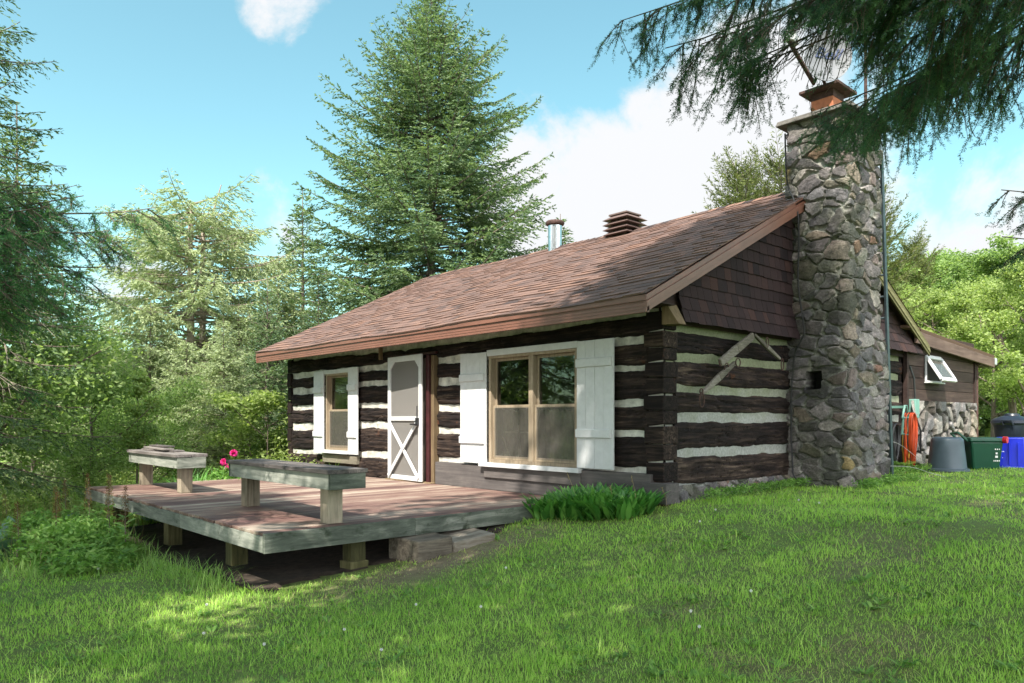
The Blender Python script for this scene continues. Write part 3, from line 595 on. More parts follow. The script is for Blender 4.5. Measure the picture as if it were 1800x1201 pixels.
# ---- stone work
PAL = np.array((.98, .92, .90)) * np.array([(.15, .145, .15), (.20, .19, .195), (.11, .105, .11), (.25, .24, .23), (.17, .145, .14), (.13, .13, .14), (.20, .175, .145), (.20, .125, .10), (.29, .285, .27), (.15, .145, .12), (.10, .10, .11), (.30, .23, .12)])
PW = np.array([5, 5, 5, 3, 3, 4, 2, 1.1, 2, 2, 3, .7]); PW = PW / PW.sum()
def stones(name, U, V0, V1, res, cell, fmap, relief, parent, seed, mortar=(.27, .275, .25), asp=1.45, hole=None, pal=PAL, pw=PW, gap=.1, moss=0):
    r = np.random.default_rng(seed); u = np.linspace(0, U, int(U / res) + 1); v = np.linspace(V0, V1, int((V1 - V0) / res) + 1)
    A, B = np.meshgrid(u, v, indexing='ij'); P = np.stack([A.ravel() / cell, B.ravel() * asp / cell], -1)
    P = P + .42 * np.stack([fbm(P[:, 0] * .9, P[:, 1] * .9, 0, 3, seed) - .5, fbm(P[:, 0] * .9, P[:, 1] * .9, 9, 3, seed + 4) - .5], -1) * 2
    mi = np.floor(P.min(0)).astype(int) - 1; ma = np.ceil(P.max(0)).astype(int) + 1
    I, J = np.meshgrid(np.arange(mi[0], ma[0]), np.arange(mi[1], ma[1]), indexing='ij')
    S = np.stack([I, J], -1).reshape(-1, 2) + .5 + r.uniform(-.46, .46, (I.size, 2)) + np.array([.5, 0]) * (J.ravel() % 2)[:, None]
    wt = r.uniform(-.28, .34, len(S)); f1 = np.full(len(P), 9.); f2 = np.full(len(P), 9.); i1 = np.zeros(len(P), int)
    for c in range(0, len(P), 8000):
        d = np.sqrt(((P[c:c + 8000, None] - S[None]) ** 2).sum(-1)) - wt[None]; o = np.argpartition(d, 1, axis=1)[:, :2]
        dd = np.take_along_axis(d, o, 1); sw = dd[:, 0] > dd[:, 1]; a = np.where(sw, o[:, 1], o[:, 0]); i1[c:c + 8000] = a
        f1[c:c + 8000] = dd.min(1); f2[c:c + 8000] = dd.max(1)
    e = f2 - f1; g = gap * (1 + .8 * (fbm(P[:, 0] * 3, P[:, 1] * 3, 2, 3, seed) - .5)); t = np.clip((e - g * .5) / (g * 1.6), 0, 1); t = t * t * (3 - 2 * t)
    tilt = r.normal(0, .3, (len(S), 2)); hs = r.uniform(.55, 1.15, len(S)); rel = P - S[i1]
    h = relief * (t * (hs[i1] + (rel * tilt[i1]).sum(1)) + .15 * np.clip(e, 0, .8)) + .014 * (fbm(P[:, 0] * 3.3, P[:, 1] * 3.3, i1 * .7, 4, seed) - .5) + .006 * (vn(P[:, 0] * 14, P[:, 1] * 14, 0, 3) - .5)
    col = pal[r.choice(len(pal), len(S), p=pw)] * r.uniform(.75, 1.3, (len(S), 1)); vc = col[i1]
    k = fbm(P[:, 0] * 5, P[:, 1] * 5, i1 * 1.3, 4, seed + 3); vc = vc * (.65 + .7 * k)[:, None]
    vc = vc * t[:, None] + np.array(mortar)[None] * (1 - t)[:, None]
    if moss:
        mm = np.clip((fbm(P[:, 0] * .5, P[:, 1] * .5, 5, 4, 91) - .47) * 6, 0, 1) * moss; vc = vc * (1 - mm[:, None]) + np.array((.06, .075, .03)) * mm[:, None]
    if hole:
        ins = (A.ravel() > hole[0]) & (A.ravel() < hole[1]) & (B.ravel() > hole[2]) & (B.ravel() < hole[3]); h = np.where(ins, -.22, h); vc[ins] = (.02, .02, .02)  # hole pushed inwards, its inner shade painted near-black into the vertex colour
    X = fmap(A.ravel(), B.ravel(), h)
    return npmesh(name, np.stack(X, -1), gridquads(len(u), len(v)), M['stone'], parent, col=np.clip(vc, 0, 1), smooth=False)
def chmap(u, z, h):                                                         # unwrap: front side, outer side, back side
    fl = np.clip((2.75 - z) / .5, 0, 1); fl = fl * fl * (3 - 2 * fl)
    y0 = 2.86 - .01 * fl; y1 = 3.93 + .10 * fl; x1 = .72 + .06 * fl + .02 * np.clip(1 - z, 0, 1); x0 = -.05
    a = u / 2.6 * 1; s1, s2 = .78, 1.12
    X = np.where(u < s1, x0 + (x1 - x0) * u / s1, np.where(u < s1 + s2, x1, x1 - (x1 - x0) * (u - s1 - s2) / s1))
    Y = np.where(u < s1, y0, np.where(u < s1 + s2, y0 + (y1 - y0) * (u - s1) / s2, y1))
    nx = np.where(u < s1, np.clip((u - s1 + .06) / .06, 0, 1) * .7, np.where(u < s1 + s2, 1., np.clip((s1 + s2 + .06 - u) / .06, 0, 1) * .7))
    ny = np.where(u < s1, -1., np.where(u < s1 + s2, -np.clip((s1 + .06 - u) / .06, 0, 1) * .7 + np.clip((u - s1 - s2 + .06) / .06, 0, 1) * .7, 1.))
    rd = np.clip(1 - np.minimum(np.abs(u - s1), np.abs(u - s1 - s2)) / .05, 0, 1) * .03
    return X + nx * (h - rd), Y + ny * (h - rd), z
chim = stones('chimney', 2.68, .2, 5.36,   .0115, .25, chmap, .055, cab, 11, hole=(.27, .47, 1.80, 2.02), moss=.35, gap=.08, mortar=(.33, .33, .30), asp=1.6)
b = MB(); b.box(-.04, .66, 3.2, 3.88, .2, 5.35); b.V = b.V[:]; b.build('chimney_core', M['concrete'], chim)
b = MB(); b.hexa([(-.16, 2.73, 5.35), (.86, 2.73, 5.35), (.86, 4.06, 5.35), (-.16, 4.06, 5.35), (-.14, 2.75, 5.42), (.84, 2.75, 5.42), (.84, 4.04, 5.42), (-.14, 4.04, 5.42)]); b.build('chimney_cap', M['concrete'], chim, bevel=.012)
b = MB(); b.box(.16, .46, 3.1, 3.45, 5.42, 5.70); b.build('clay_flue', M['clay'], chim, bevel=.01)
b = MB(); b.box(.04, .58, 3.0, 3.58, 5.80, 5.84); b.box(.16, .46, 3.12, 3.44, 5.70, 5.8); b.build('flue_lid', M['rust'], chim, bevel=.006)
# low stone foundation under the gable, and the annex base
stones('foundation', 2.75, .12, .66, .013, .17, lambda u, z, h: (.0 + h * 1.0 + .05 * np.clip((.66 - z) / .5, 0, 1), .16 + u, z), .05, cab, 21, moss=.5, asp=1.1)
b = MB(); b.box(-.16, .06, -.05, .16, .3, .475, j=.01); b.build('rusty_block', M['rust'], cab, bevel=.01)
stones('foundation', 2.8, .1, .62, .02, .2, lambda u, z, h: (.0 + h, 3.95 + u, z), .04, cab, 22)
PAL2 = .7 * np.array([(.30, .28, .25), (.36, .34, .31), (.24, .22, .20), (.33, .29, .24), (.27, .26, .26), (.20, .19, .18)]); 
def annex_bulge(u, z, h): return (.02 + h + .10 * np.clip((1.1 - u) / 1.0, 0, 1) * np.clip((1.6 - z), 0, 1), 6.75 + u, z)
stones('annex_stone_base', 3.57, .2, 1.72, .013, .30, annex_bulge, .09, cab, 23, mortar=(.07, .065, .055), asp=1.0, pal=PAL2, pw=np.ones(6) / 6, gap=.12)
b = MB(); z = 1.72; k = 0
while z < 2.9:
    b.box(-.01 + random.uniform(0, .004), .045, 6.8, 10.3, z + .004, z + .197, j=.0015); z += .2
b.build('annex_wall', M['dark_wood'], cab, bevel=.004)
b = MB(); b.box(-6, -.02, 6.8, 10.28, .2, 2.75); b.build('annex_shell', M['dark_wood'], cab)
for bb in ((0, .075, 10.28, 10.36, .5, 2.75), (.01, .08, 6.72, 6.80, .55, 2.55)): b = MB(); b.box(*bb); b.build('annex_corner_post', M['dark_wood'], cab, bevel=.004)
b = MB()
def az(y): return 2.95 - .056 * (y - 6.9)
b.hexa([(-6, 6.5, az(6.5) - .05), (.18, 6.5, az(6.5) - .05), (.18, 11.1, az(11.1) - .05), (-6, 11.1, az(11.1) - .05), (-6, 6.5, az(6.5)), (.2, 6.5, az(6.5)), (.2, 11.12, az(11.12)), (-6, 11.12, az(11.12))])
b.build('annex_roof', M['shingle'], cab, bevel=.005)
b = MB(); b.hexa([(.14, 6.86, az(6.9) - .26), (.19, 6.86, az(6.9) - .26), (.19, 11.1, az(11.1) - .24), (.14, 11.1, az(11.1) - .24), (.14, 6.86, az(6.9) - .052), (.19, 6.86, az(6.9) - .052), (.19, 11.1, az(11.1) - .052), (.14, 11.1, az(11.1) - .052)]); b.build('annex_rake_board', M['rake_wood'], cab, bevel=.005)
b = MB(); b.box(-6, .19, 11.1, 11.13, az(11.1) - .24, az(11.1) - .05); b.build('annex_rake_board', M['rake_wood'], cab)
b = MB(); b.hexa([(.0, 10.36, az(10.4) - .27), (.14, 10.36, az(10.4) - .27), (.14, 11.1, az(11.1) - .24), (.0, 11.1, az(11.1) - .24), (.0, 10.36, az(10.4) - .2), (.14, 10.36, az(10.4) - .2), (.14, 11.1, az(11.1) - .2), (.0, 11.1, az(11.1) - .2)]); b.build('soffit', M['dark_wood'], cab)
b = MB(); b.box(-.1, .16, 11.13, 11.42, 2.53, 2.68); b.build('gutter_end', M['greymetal'], cab, bevel=.02)
b = MB(); b.tube([(.06, 10.42, .4), (.06, 10.42, 2.5)], .03, 8); b.build('downpipe', M['rust'], cab, smooth=True)
# annex window: top-hung sash swung outwards
aw = thing('__', None, None) if False else None
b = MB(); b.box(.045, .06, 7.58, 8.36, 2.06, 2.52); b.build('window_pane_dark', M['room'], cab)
def ring(b, P, t, d):                                                       # frame of four bars round a quad P (BL,BR,TR,TL)
    for i in range(4): b.bar(P[i], P[(i + 1) % 4], d, t, up=Vector(P[(i + 2) % 4]) - Vector(P[(i + 1) % 4]))
sw = [(.32, 7.62, 2.10), (.32, 8.32, 2.10), (.08, 8.32, 2.50), (.08, 7.62, 2.50)]
b = MB(); ring(b, sw, .07, .04); fr = b.build('window', M['white'], cab, bevel=.004)
b = MB(); b.add([(.31, 7.66, 2.13), (.31, 8.28, 2.13), (.09, 8.28, 2.47), (.09, 7.66, 2.47)], [(0, 1, 2, 3)]); b.build('pane', M['glass'], fr)
b = MB(); b.add([(.316, 7.66, 2.135), (.316, 8.28, 2.135), (.096, 8.28, 2.475), (.096, 7.66, 2.475)], [(0, 1, 2, 3)]); b.build('insect_screen', M['sashscreen'], fr)
b = MB(); ring(b, [(.07, 7.6, 2.07), (.07, 8.34, 2.07), (.07, 8.34, 2.51), (.07, 7.6, 2.51)], .035, .03); b.box(.05, .14, 7.58, 8.36, 2.04, 2.065); b.build('frame', M['white'], fr, bevel=.003)

# ---- windows on the front
def sash(b, x0, x1, z0, z1, y, t=.035, d=.03):
    b.box(x0, x0 + t, y, y + d, z0, z1); b.box(x1 - t, x1, y, y + d, z0, z1); b.box(x0 + t, x1 - t, y + .001, y + d - .001, z0, z0 + t * 1.3); b.box(x0 + t, x1 - t, y + .001, y + d - .001, z1 - t, z1)
def room(x0, x1, z0, z1, dep, nm='recess'):
    b = MB(); y0, y1 = .05, dep
    b.add([(x0, y1, z0), (x1, y1, z0), (x1, y1, z1), (x0, y1, z1), (x0, y0, z0), (x1, y0, z0), (x1, y0, z1), (x0, y0, z1)], [(0, 1, 2, 3), (4, 0, 3, 7), (5, 6, 2, 1), (4, 5, 1, 0), (7, 3, 2, 6)]); return b
# double window
wn = MB(); wn.box(-2.885, -1.205, -.075, .0, 2.262, 2.345)
win = wn.build('window', M['white'], cab, bevel=.004); wn = MB(); wn.box(-3.01, -1.15, -.12, .0, .752, .808); wn.build('sill', M['white'], win, bevel=.004)
b = MB()
b.box(-2.86, -2.815, -.058, .06, .81, 2.26); b.box(-1.26, -1.215, -.058, .06, .81, 2.26); b.box(-2.815, -1.26, -.055, .06, .81, .855); b.box(-2.815, -1.26, -.055, .06, 2.225, 2.26)
b.box(-2.075, -1.995, -.052, .06, .855, 2.225); b.build('frame', M['tan'], win, bevel=.003)
for x0, x1 in ((-2.812, -2.078), (-1.992, -1.263)):
    b = MB(); sash(b, x0, x1, .857, 1.585, -.018); b.build('sash', M['tan'], win, bevel=.002)
    b = MB(); sash(b, x0 + .004, x1 - .004, 1.545, 2.222, .016); b.build('sash', M['tan'], win, bevel=.002)
    b = MB(); b.add([(x0 + .03, 0.0, .9), (x1 - .03, 0, .9), (x1 - .03, 0, 1.55), (x0 + .03, 0, 1.55)], [(0, 1, 2, 3)]); b.build('pane', M['glass'], win)
    b = MB(); b.add([(x0 + .03, .032, 1.57), (x1 - .03, .032, 1.57), (x1 - .03, .032, 2.2), (x0 + .03, .032, 2.2)], [(0, 1, 2, 3)]); b.build('pane', M['glass'], win)
    b = MB(); b.add([(x0 + .03, -.022, .88), (x1 - .03, -.022, .88), (x1 - .03, -.022, 1.56), (x0 + .03, -.022, 1.56)], [(0, 1, 2, 3)]); b.build('insect_screen', M['sashscreen'], win)
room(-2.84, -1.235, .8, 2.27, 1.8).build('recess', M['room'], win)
b = MB(); n = 60; V = []
for i in range(n + 1):
    x = -2.8 + 1.55 * i / n; y = .16 + .02 * math.sin(i * 1.3) + .012 * math.sin(i * .5)
    V += [(x, y, .86), (x, y, 1.52 + .02 * math.sin(i))]
b.add(V, [(2 * i, 2 * i + 2, 2 * i + 3, 2 * i + 1) for i in range(n)]); b.build('curtain', M['curtain'], win)
b = MB(); b.box(-2.72, -2.15, .12, .135, 1.215, 1.235); b.box(-2.46, -2.44, .12, .135, .9, 1.32); b.bar((-2.78, .13, 1.15), (-2.62, .13, .88), .015, .015); b.build('muntin', M['cream'], win)
# small window
wn = MB(); wn.box(-7.46, -6.6, -.075, 0, 2.215, 2.285); win2 = wn.build('window', M['white'], cab, bevel=.004); wn = MB(); wn.box(-7.5, -6.56, -.12, 0, .79, .845); wn.build('sill', M['white'], win2, bevel=.004)
b = MB(); b.box(-7.43, -7.39, -.055, .06, .845, 2.215); b.box(-6.64, -6.605, -.055, .06, .845, 2.215); b.box(-7.39, -6.64, -.05, .06, .845, .885); b.box(-7.39, -6.64, -.05, .06, 2.18, 2.215); b.build('frame', M['tan'], win2, bevel=.003)
b = MB(); sash(b, -7.388, -6.642, .887, 1.57, -.015); b.build('sash', M['tan'], win2, bevel=.002); b = MB(); sash(b, -7.384, -6.646, 1.53, 2.178, .02); b.build('sash', M['tan'], win2, bevel=.002)
for z0, z1, y in ((.92, 1.54, .0), (1.56, 2.16, .034)):
    b = MB(); b.add([(-7.36, y, z0), (-6.67, y, z0), (-6.67, y, z1), (-7.36, y, z1)], [(0, 1, 2, 3)]); b.build('pane', M['glass'], win2)
b = MB(); b.add([(-7.36, -.02, .9), (-6.67, -.02, .9), (-6.67, -.02, 1.55), (-7.36, -.02, 1.55)], [(0, 1, 2, 3)]); b.build('insect_screen', M['sashscreen'], win2)
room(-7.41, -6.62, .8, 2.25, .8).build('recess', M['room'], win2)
b = MB(); z = 1.0
while z < 2.17: b.hexa([(-7.36, .09, z), (-6.67, .09, z), (-6.67, .115, z + .012), (-7.36, .115, z + .012), (-7.36, .09, z + .002), (-6.67, .09, z + .002), (-6.67, .115, z + .014), (-7.36, .115, z + .014)]); z += .026
b.build('blind', M['blind'], win2)
b = MB(); n = 24; V = []
for i in range(n + 1):
    x = -7.37 + .34 * i / n; y = .075 + .012 * math.sin(i * 1.6); V += [(x, y, .88), (x, y, 1.9)]
b.add(V, [(2 * i, 2 * i + 2, 2 * i + 3, 2 * i + 1) for i in range(n)]); b.build('curtain', M['curtain'], win2)
# shutters
def shutter(x0, x1, z0, z1, bz, batt, yb=-.058):
    b = MB(); n = max(2, round((x1 - x0) / .135)); wv = (x1 - x0) / n
    for i in range(n): b.box(x0 + i * wv + .0012, x0 + (i + 1) * wv - .0012, yb - .022 + random.uniform(-.001, .001), yb, z0, z1)
    s = b.build('shutter', M['white'], cab, bevel=.003)
    for z in bz:
        b = MB(); q = batt; b.hexa([(x0 + .0, yb - .024, z - .055), (x1 - .03, yb - .024, z - .055), (x1 - .03, yb - .024, z + .055), (x0, yb - .024, z + .055), (x0 + .0, yb - .042, z - .04), (x1 - .045, yb - .042, z - .04), (x1 - .045, yb - .042, z + .04), (x0, yb - .042, z + .04)][0:4] + [(x0 + .0, yb - .046, z - .045), (x1 - .04, yb - .046, z - .045), (x1 - .04, yb - .046, z + .045), (x0, yb - .046, z + .045)]); b.build('batten', M['white'], s)
shutter(-3.46, -2.89, .79, 2.32, (1.11, 1.98), 1); shutter(-1.205, -.632, .815, 2.335, (1.23, 2.07), 1)
shutter(-7.84, -7.465, .77, 2.275, (1.13, 1.93), 1); shutter(-6.6, -6.275, .79, 2.295, (1.13, 1.95), 1)
# screen door, standing a little open, hinged at its left edge
DA = R(-3.)
def dpt(x, y, z): c, s = math.cos(DA), math.sin(DA); dx = x + 5.30; return (-5.30 + c * dx - s * (y), -.075 + s * dx + c * y, z)
def dbox(b, x0, x1, y0, y1, z0, z1): b.hexa([dpt(*p) for p in ((x0, y0, z0), (x1, y0, z0), (x1, y1, z0), (x0, y1, z0), (x0, y0, z1), (x1, y0, z1), (x1, y1, z1), (x0, y1, z1))])
def dbar(b, a, c, wd, th): b.bar(dpt(*a), dpt(*c), th, wd, up=(0, 0, 1))
dx0, dx1, dz0, dz1 = -5.30, -4.30, .455, 2.385
b = MB(); t = .085
dbox(b, dx0, dx0 + t, -.03, .0, dz0, dz1); dbox(b, dx1 - t, dx1, -.03, .0, dz0, dz1); dbox(b, dx0 + t, dx1 - t, -.029, -.001, dz1 - t, dz1); dbox(b, dx0 + t, dx1 - t, -.029, -.001, dz0, dz0 + .07); dbox(b, dx0 + t, dx1 - t, -.034, .0, 1.375, 1.44)
door = b.build('screen_door', M['white'], cab, bevel=.004)
b = MB(); b.add([dpt(dx0 + t, -.012, dz0 + .06), dpt(dx1 - t, -.012, dz0 + .06), dpt(dx1 - t, -.012, dz1 - t), dpt(dx0 + t, -.012, dz1 - t)], [(0, 1, 2, 3)]); b.build('insect_screen', M['screen'], door)
for a, c in (((dx0 + .05, -.038, 1.36), (dx1 - .07, -.038, .50)), ((dx0 + .05, -.05, .50), (dx1 - .12, -.05, 1.33))):
    b = MB(); dbar(b, a, c, .06, .018); b.build('brace', M['white'], door, bevel=.003)
for sx in (1, -1):
    b = MB(); xx = dx0 + t if sx > 0 else dx1 - t; b.add([dpt(xx, -.03, dz1 - t - .11), dpt(xx, -.03, dz1 - t), dpt(xx + sx * .11, -.03, dz1 - t), dpt(xx, -.012, dz1 - t - .11), dpt(xx, -.012, dz1 - t), dpt(xx + sx * .11, -.012, dz1 - t)], [(0, 1, 2), (5, 4, 3), (0, 2, 5, 3)]); b.build('corner_gusset', M['white'], door)
b = MB(); dbox(b, dx1 - .13, dx1 - .06, -.06, -.03, 1.30, 1.42); dbox(b, dx1 - .20, dx1 - .08, -.11, -.07, 1.31, 1.335); dbox(b, dx1 - .12, dx1 - .09, -.10, -.06, 1.31, 1.335); b.build('handle', M['darkmetal'], door, bevel=.003)
b = MB(); b.tube([dpt(dx1 - .09, -.05, z) for z in (1.42, 1.47, 1.52, 1.60)], .009, 6); b.build('chain', M['darkmetal'], door)
b = MB(); b.box(-4.285, -4.21, -.085, .06, .44, 2.37); b.box(-5.36, -4.12, -.03, .06, 2.385, 2.42); b.box(-5.36, -5.305, -.03, .06, .44, 2.385); dj = b.build('door_frame', M['rednjamb'], cab, bevel=.004)
b = MB(); b.box(-4.208, -4.13, -.05, .06, .44, 2.36); b.build('trim', M['rawpine'], dj, bevel=.004)
b = MB(); b.box(-5.3, -4.29, .02, .06, .45, 2.385); b.build('inner_door', wood('inner_door_wood', [(.25, (.12, .10, .085)), (.6, (.2, .17, .14)), (.8, (.28, .24, .2))], 2, 20, 1.5), cab)
b = MB(); b.box(-5.35, -4.12, -.12, .02, .41, .452); b.build('threshold', M['rawpine'], cab, bevel=.004)

# ---- roof vents
b = MB(); cx, cy = -4.93, 3.35; b.lathe((cx, cy, 4.5), [(.13, 0), (.13, .5), (.13, .55)], 32); b.build('flue_pipe', M['galv'], cab, smooth=True)
b = MB(); b.lathe((cx, cy, 5.03), [(.135, 0), (.17, .02), (.18, .05), (.175, .07), (.16, .085), (.0, .10)], 32); b.build('flue_pipe_cap', M['rust'], cab, smooth=True)
vx, vy = -3.32, 3.43
b = MB(); b.box(vx - .17, vx + .17, vy - .17, vy + .17, 4.5, 4.90); vent = b.build('louvred_roof_vent', M['dark_wood'], cab)
for k in range(4):
    z = 4.60 + k * .085; b = MB(); b.hexa([(vx - .28, vy - .28, z - .03), (vx + .28, vy - .28, z - .03), (vx + .28, vy + .28, z - .03), (vx - .28, vy + .28, z - .03), (vx - .16, vy - .16, z + .05), (vx + .16, vy - .16, z + .05), (vx + .16, vy + .16, z + .05), (vx - .16, vy + .16, z + .05)])
    b.build('louvre', M['ventmetal'], vent, bevel=.004)
b = MB(); b.box(vx - .20, vx + .20, vy - .20, vy + .20, 4.905, 4.935); b.build('vent_lid', M['ventmetal'], vent, bevel=.006)

# ================================================================ deck
DZ = .434
dk = thing('wooden_deck', 'low reddish-brown timber deck on posts in front of the cabin door', 'deck', (-4.07, -2.0, .1))
b = MB(); x = -7.03; i = 0
while x < -1.13:
    x1 = min(x + .139, -1.115)
    b.box(x + .003, x1 - .003, -4.02 + random.uniform(-.012, .012), -.06, DZ - .028, DZ + random.uniform(-.0015, .0015)); x += .1405
b.build('decking', M['deck'], dk, bevel=.004)
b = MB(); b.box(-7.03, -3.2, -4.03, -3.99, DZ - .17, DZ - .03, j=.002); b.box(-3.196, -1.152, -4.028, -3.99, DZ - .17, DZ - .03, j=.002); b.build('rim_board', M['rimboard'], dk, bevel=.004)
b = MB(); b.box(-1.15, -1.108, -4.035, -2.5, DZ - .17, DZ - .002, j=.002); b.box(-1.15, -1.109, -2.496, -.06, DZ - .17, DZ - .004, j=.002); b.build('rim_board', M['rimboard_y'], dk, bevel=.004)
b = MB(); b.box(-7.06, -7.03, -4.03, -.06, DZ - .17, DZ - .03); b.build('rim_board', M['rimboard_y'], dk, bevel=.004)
b = MB()
for k in range(9): b.box(-6.9 + k * .7, -6.86 + k * .7, -3.98, -.1, DZ - .17, DZ - .03)
b.build('joists', M['dark_wood'], dk)
for (px_, py_) in ((-4.25, -3.75), (-2.26, -3.8), (-1.33, -3.05), (-1.33, -.6), (-6.4, -3.75), (-4.25, -.6), (-6.4, -.6)):
    b = MB(); g = float(gz(px_, py_)); b.box(px_ - .08, px_ + .08, py_ - .08, py_ + .08, g + .08, DZ - .17, j=.004); p = b.build('deck_post', M['mossypost'], dk, bevel=.006)
    b = MB(); b.box(px_ - .10, px_ + .10, py_ - .10, py_ + .10, g - .15, g + .08, j=.012); b.build('footing', M['mossypost'], p, bevel=.012) if px_ > -2 else None
def bench(label, x0, x1, px, zs=DZ + .515):
    t = thing('bench', label, 'bench', ((x0 + x1) / 2, -3.28, DZ), 'weathered benches fixed on the deck')
    b = MB(); b.box(x0, x1, -3.49, -3.285, zs - .038, zs, j=.002); b.box(x0 + .004, x1 - .003, -3.279, -3.08, zs - .038, zs + .001, j=.002); b.build('seat', M['seatwood'], t, bevel=.004)
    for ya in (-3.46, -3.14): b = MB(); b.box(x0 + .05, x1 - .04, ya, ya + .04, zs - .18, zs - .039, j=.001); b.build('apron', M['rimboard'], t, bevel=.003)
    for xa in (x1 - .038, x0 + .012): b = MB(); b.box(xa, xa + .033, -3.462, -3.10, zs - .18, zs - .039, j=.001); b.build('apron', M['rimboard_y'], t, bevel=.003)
    for p in px: b = MB(); b.box(p - .08, p + .07, -3.36, -3.21, DZ + .003, zs - .19, j=.002); b.box(p - .08, p + .07, -3.36, -3.21, zs - .19, zs - .04); b.build('leg', M['postwood'], t, bevel=.004)
    return t
bench('longer weathered bench at the corner of the deck nearest the lawn', -3.33, -1.03, (-3.14, -1.33))
bench('shorter weathered bench at the far left of the deck with loose boards on top', -7.08, -4.97, (-6.85, -5.22))
pb = thing('board_pile', 'short stack of loose dark boards lying on the shorter bench', 'boards', (-6.2, -3.3, DZ + .52))
for k, (a, c) in enumerate((((-6.75, -3.30, .965), (-5.65, -3.22, .965)), ((-6.85, -3.25, .99), (-5.75, -3.32, .99)), ((-6.8, -3.2, 1.015), (-5.9, -3.25, 1.02)))):
    b = MB(); b.bar(a, c, .16 - .02 * k, .02); b.build('board', M['seatwood'], pb)
# timber step blocks
st = thing('timber_step', 'pair of old squared timbers set as a step beside the deck', 'step', (-1.1, -2.2, 0))
b = MB(); b.hexa([(-1.28, -2.70, .0), (-.84, -2.66, .0), (-.82, -2.26, .0), (-1.26, -2.26, .0), (-1.28, -2.70, .262), (-.84, -2.66, .25), (-.82, -2.26, .262), (-1.26, -2.26, .275)]); b.build('timber', M['timber'], st, bevel=.015)
b = MB(); b.hexa([(-1.24, -2.255, .0), (-.80, -2.255, .0), (-.76, -1.76, .0), (-1.20, -1.74, .0), (-1.24, -2.255, .215), (-.80, -2.255, .205), (-.76, -1.76, .25), (-1.20, -1.74, .27)]); b.build('timber', M['timber'], st, bevel=.015)
# ================================================================ things on and beside the chimney and annex
dish = thing('satellite_dish', 'pale grey satellite dish half hidden by spruce twigs above the chimney', 'satellite dish', (.25, 3.1, 5.4))
def dishpart():
    c = Vector((.42, 3.0, 6.16)); n = Vector((.93, -.80, .12)).normalized(); u = n.cross(Vector((0, 0, 1))).normalized(); u = (u * .93 + Vector((0, 0, 1)) * -.25).normalized(); v_ = u.cross(n)
    b = MB(); K = 40; rs = [0, .08, .16, .24, .3, .315]; V = []
    up = (Vector((0, 0, 1)) * .86 + Vector((.67, .74, 0)) * .42); up = (up - n * up.dot(n)).normalized(); sd = n.cross(up).normalized()
    for lay in (0, 1):
        for r_ in rs:
            for k in range(K):
                t = 2 * math.pi * k / K; V.append(c + sd * math.cos(t) * r_ * .98 + up * math.sin(t) * r_ * 1.12 + n * (r_ * r_ * .7 - .012 * lay))
    F = []
    for lay in (0, 1):
        o = lay * K * len(rs)
        for i in range(len(rs) - 1):
            for k in range(K):
                f = (o + i * K + k, o + i * K + (k + 1) % K, o + (i + 1) * K + (k + 1) % K, o + (i + 1) * K + k); F.append(f if lay == 0 else f[::-1])
    o = K * (len(rs) - 1); o2 = K * len(rs)
    for k in range(K): F.append((o + k, o + (k + 1) % K, o2 + o + (k + 1) % K, o2 + o + k))
    b.add(V, F); refl = b.build('reflector', plain('dish_grey', (.15, .16, .18), .6, .06, 6.), dish, smooth=True)
    b = MB(); foot = c - up * .36 - n * .04; lnb = foot + n * .30 - sd * .50 * (1 if sd.dot(Vector((.67, .74, 0))) > 0 else -1) * 1 + Vector((0, 0, .17))
    b.bar(foot, lnb, .045, .03); b.build('arm', M['rust'], dish)
    b = MB(); b.bar(lnb, lnb + Vector((.02, .02, .12)), .1, .13); b.bar(lnb + Vector((0, 0, .06)), lnb + (c - lnb) * .22 + Vector((0, 0, .02)), .1, .1); b.build('receiver', M['greymetal'], dish, bevel=.01)
    b = MB(); b.tube([foot - n * .02, c - n * .06, c - n * .14 - Vector((0, 0, .1)), Vector((.3, 3.35, 5.75)), Vector((.3, 3.4, 5.42))], .022, 8); b.build('mast', M['rust'], dish)
    # lettering on the reflector
    fc = bpy.data.curves.new('txt', 'FONT'); fc.body = 'Bell'; fc.size = .22; fc.align_x = 'CENTER'; fc.align_y = 'CENTER'; fc.extrude = .002
    to = bpy.data.objects.new('txt', fc); C.objects.link(to); bpy.context.view_layer.update()
    me = bpy.data.meshes.new_from_object(to.evaluated_get(bpy.context.evaluated_depsgraph_get())); bpy.data.objects.remove(to)
    s2 = sd if sd.dot(Vector((.67, .74, 0))) > 0 else -sd
    for q in me.vertices:
        p = q.co.copy(); xx, yy = p.x, p.y + p.x * .35; q.co = c + s2 * xx + up * (yy + .06) + n * (.006 + (xx * xx + (yy + .06) ** 2) * .7 + p.z)
    me.materials.clear(); me.materials.append(plain('blue_lettering', (.05, .07, .16), .5)); lo = bpy.data.objects.new('lettering', me); C.objects.link(lo); lo.parent = refl
dishpart()
am = thing('antenna_pole', 'thin rusty aerial mast rising behind the satellite dish', 'antenna', (.5, 3.9, 5.4))
for p, q in (((.62, 3.75, 5.42), (.62, 3.75, 6.95)), ): b = MB(); b.tube([p, q], .022, 8); b.build('pole', M['rust'], am)
b = MB(); b.lathe((.62, 3.75, 6.78), [(0, -.0), (.1, .01), (.12, .06), (.1, .16), (0, .2)], 20); b.build('amplifier_box', M['darkmetal'], am, smooth=True)
b = MB(); b.tube([(.3, 3.9, 6.9), (1.0, 3.5, 6.95)], .01, 6); b.build('crossbar', M['rust'], am)
cbl = MB(); pts = []
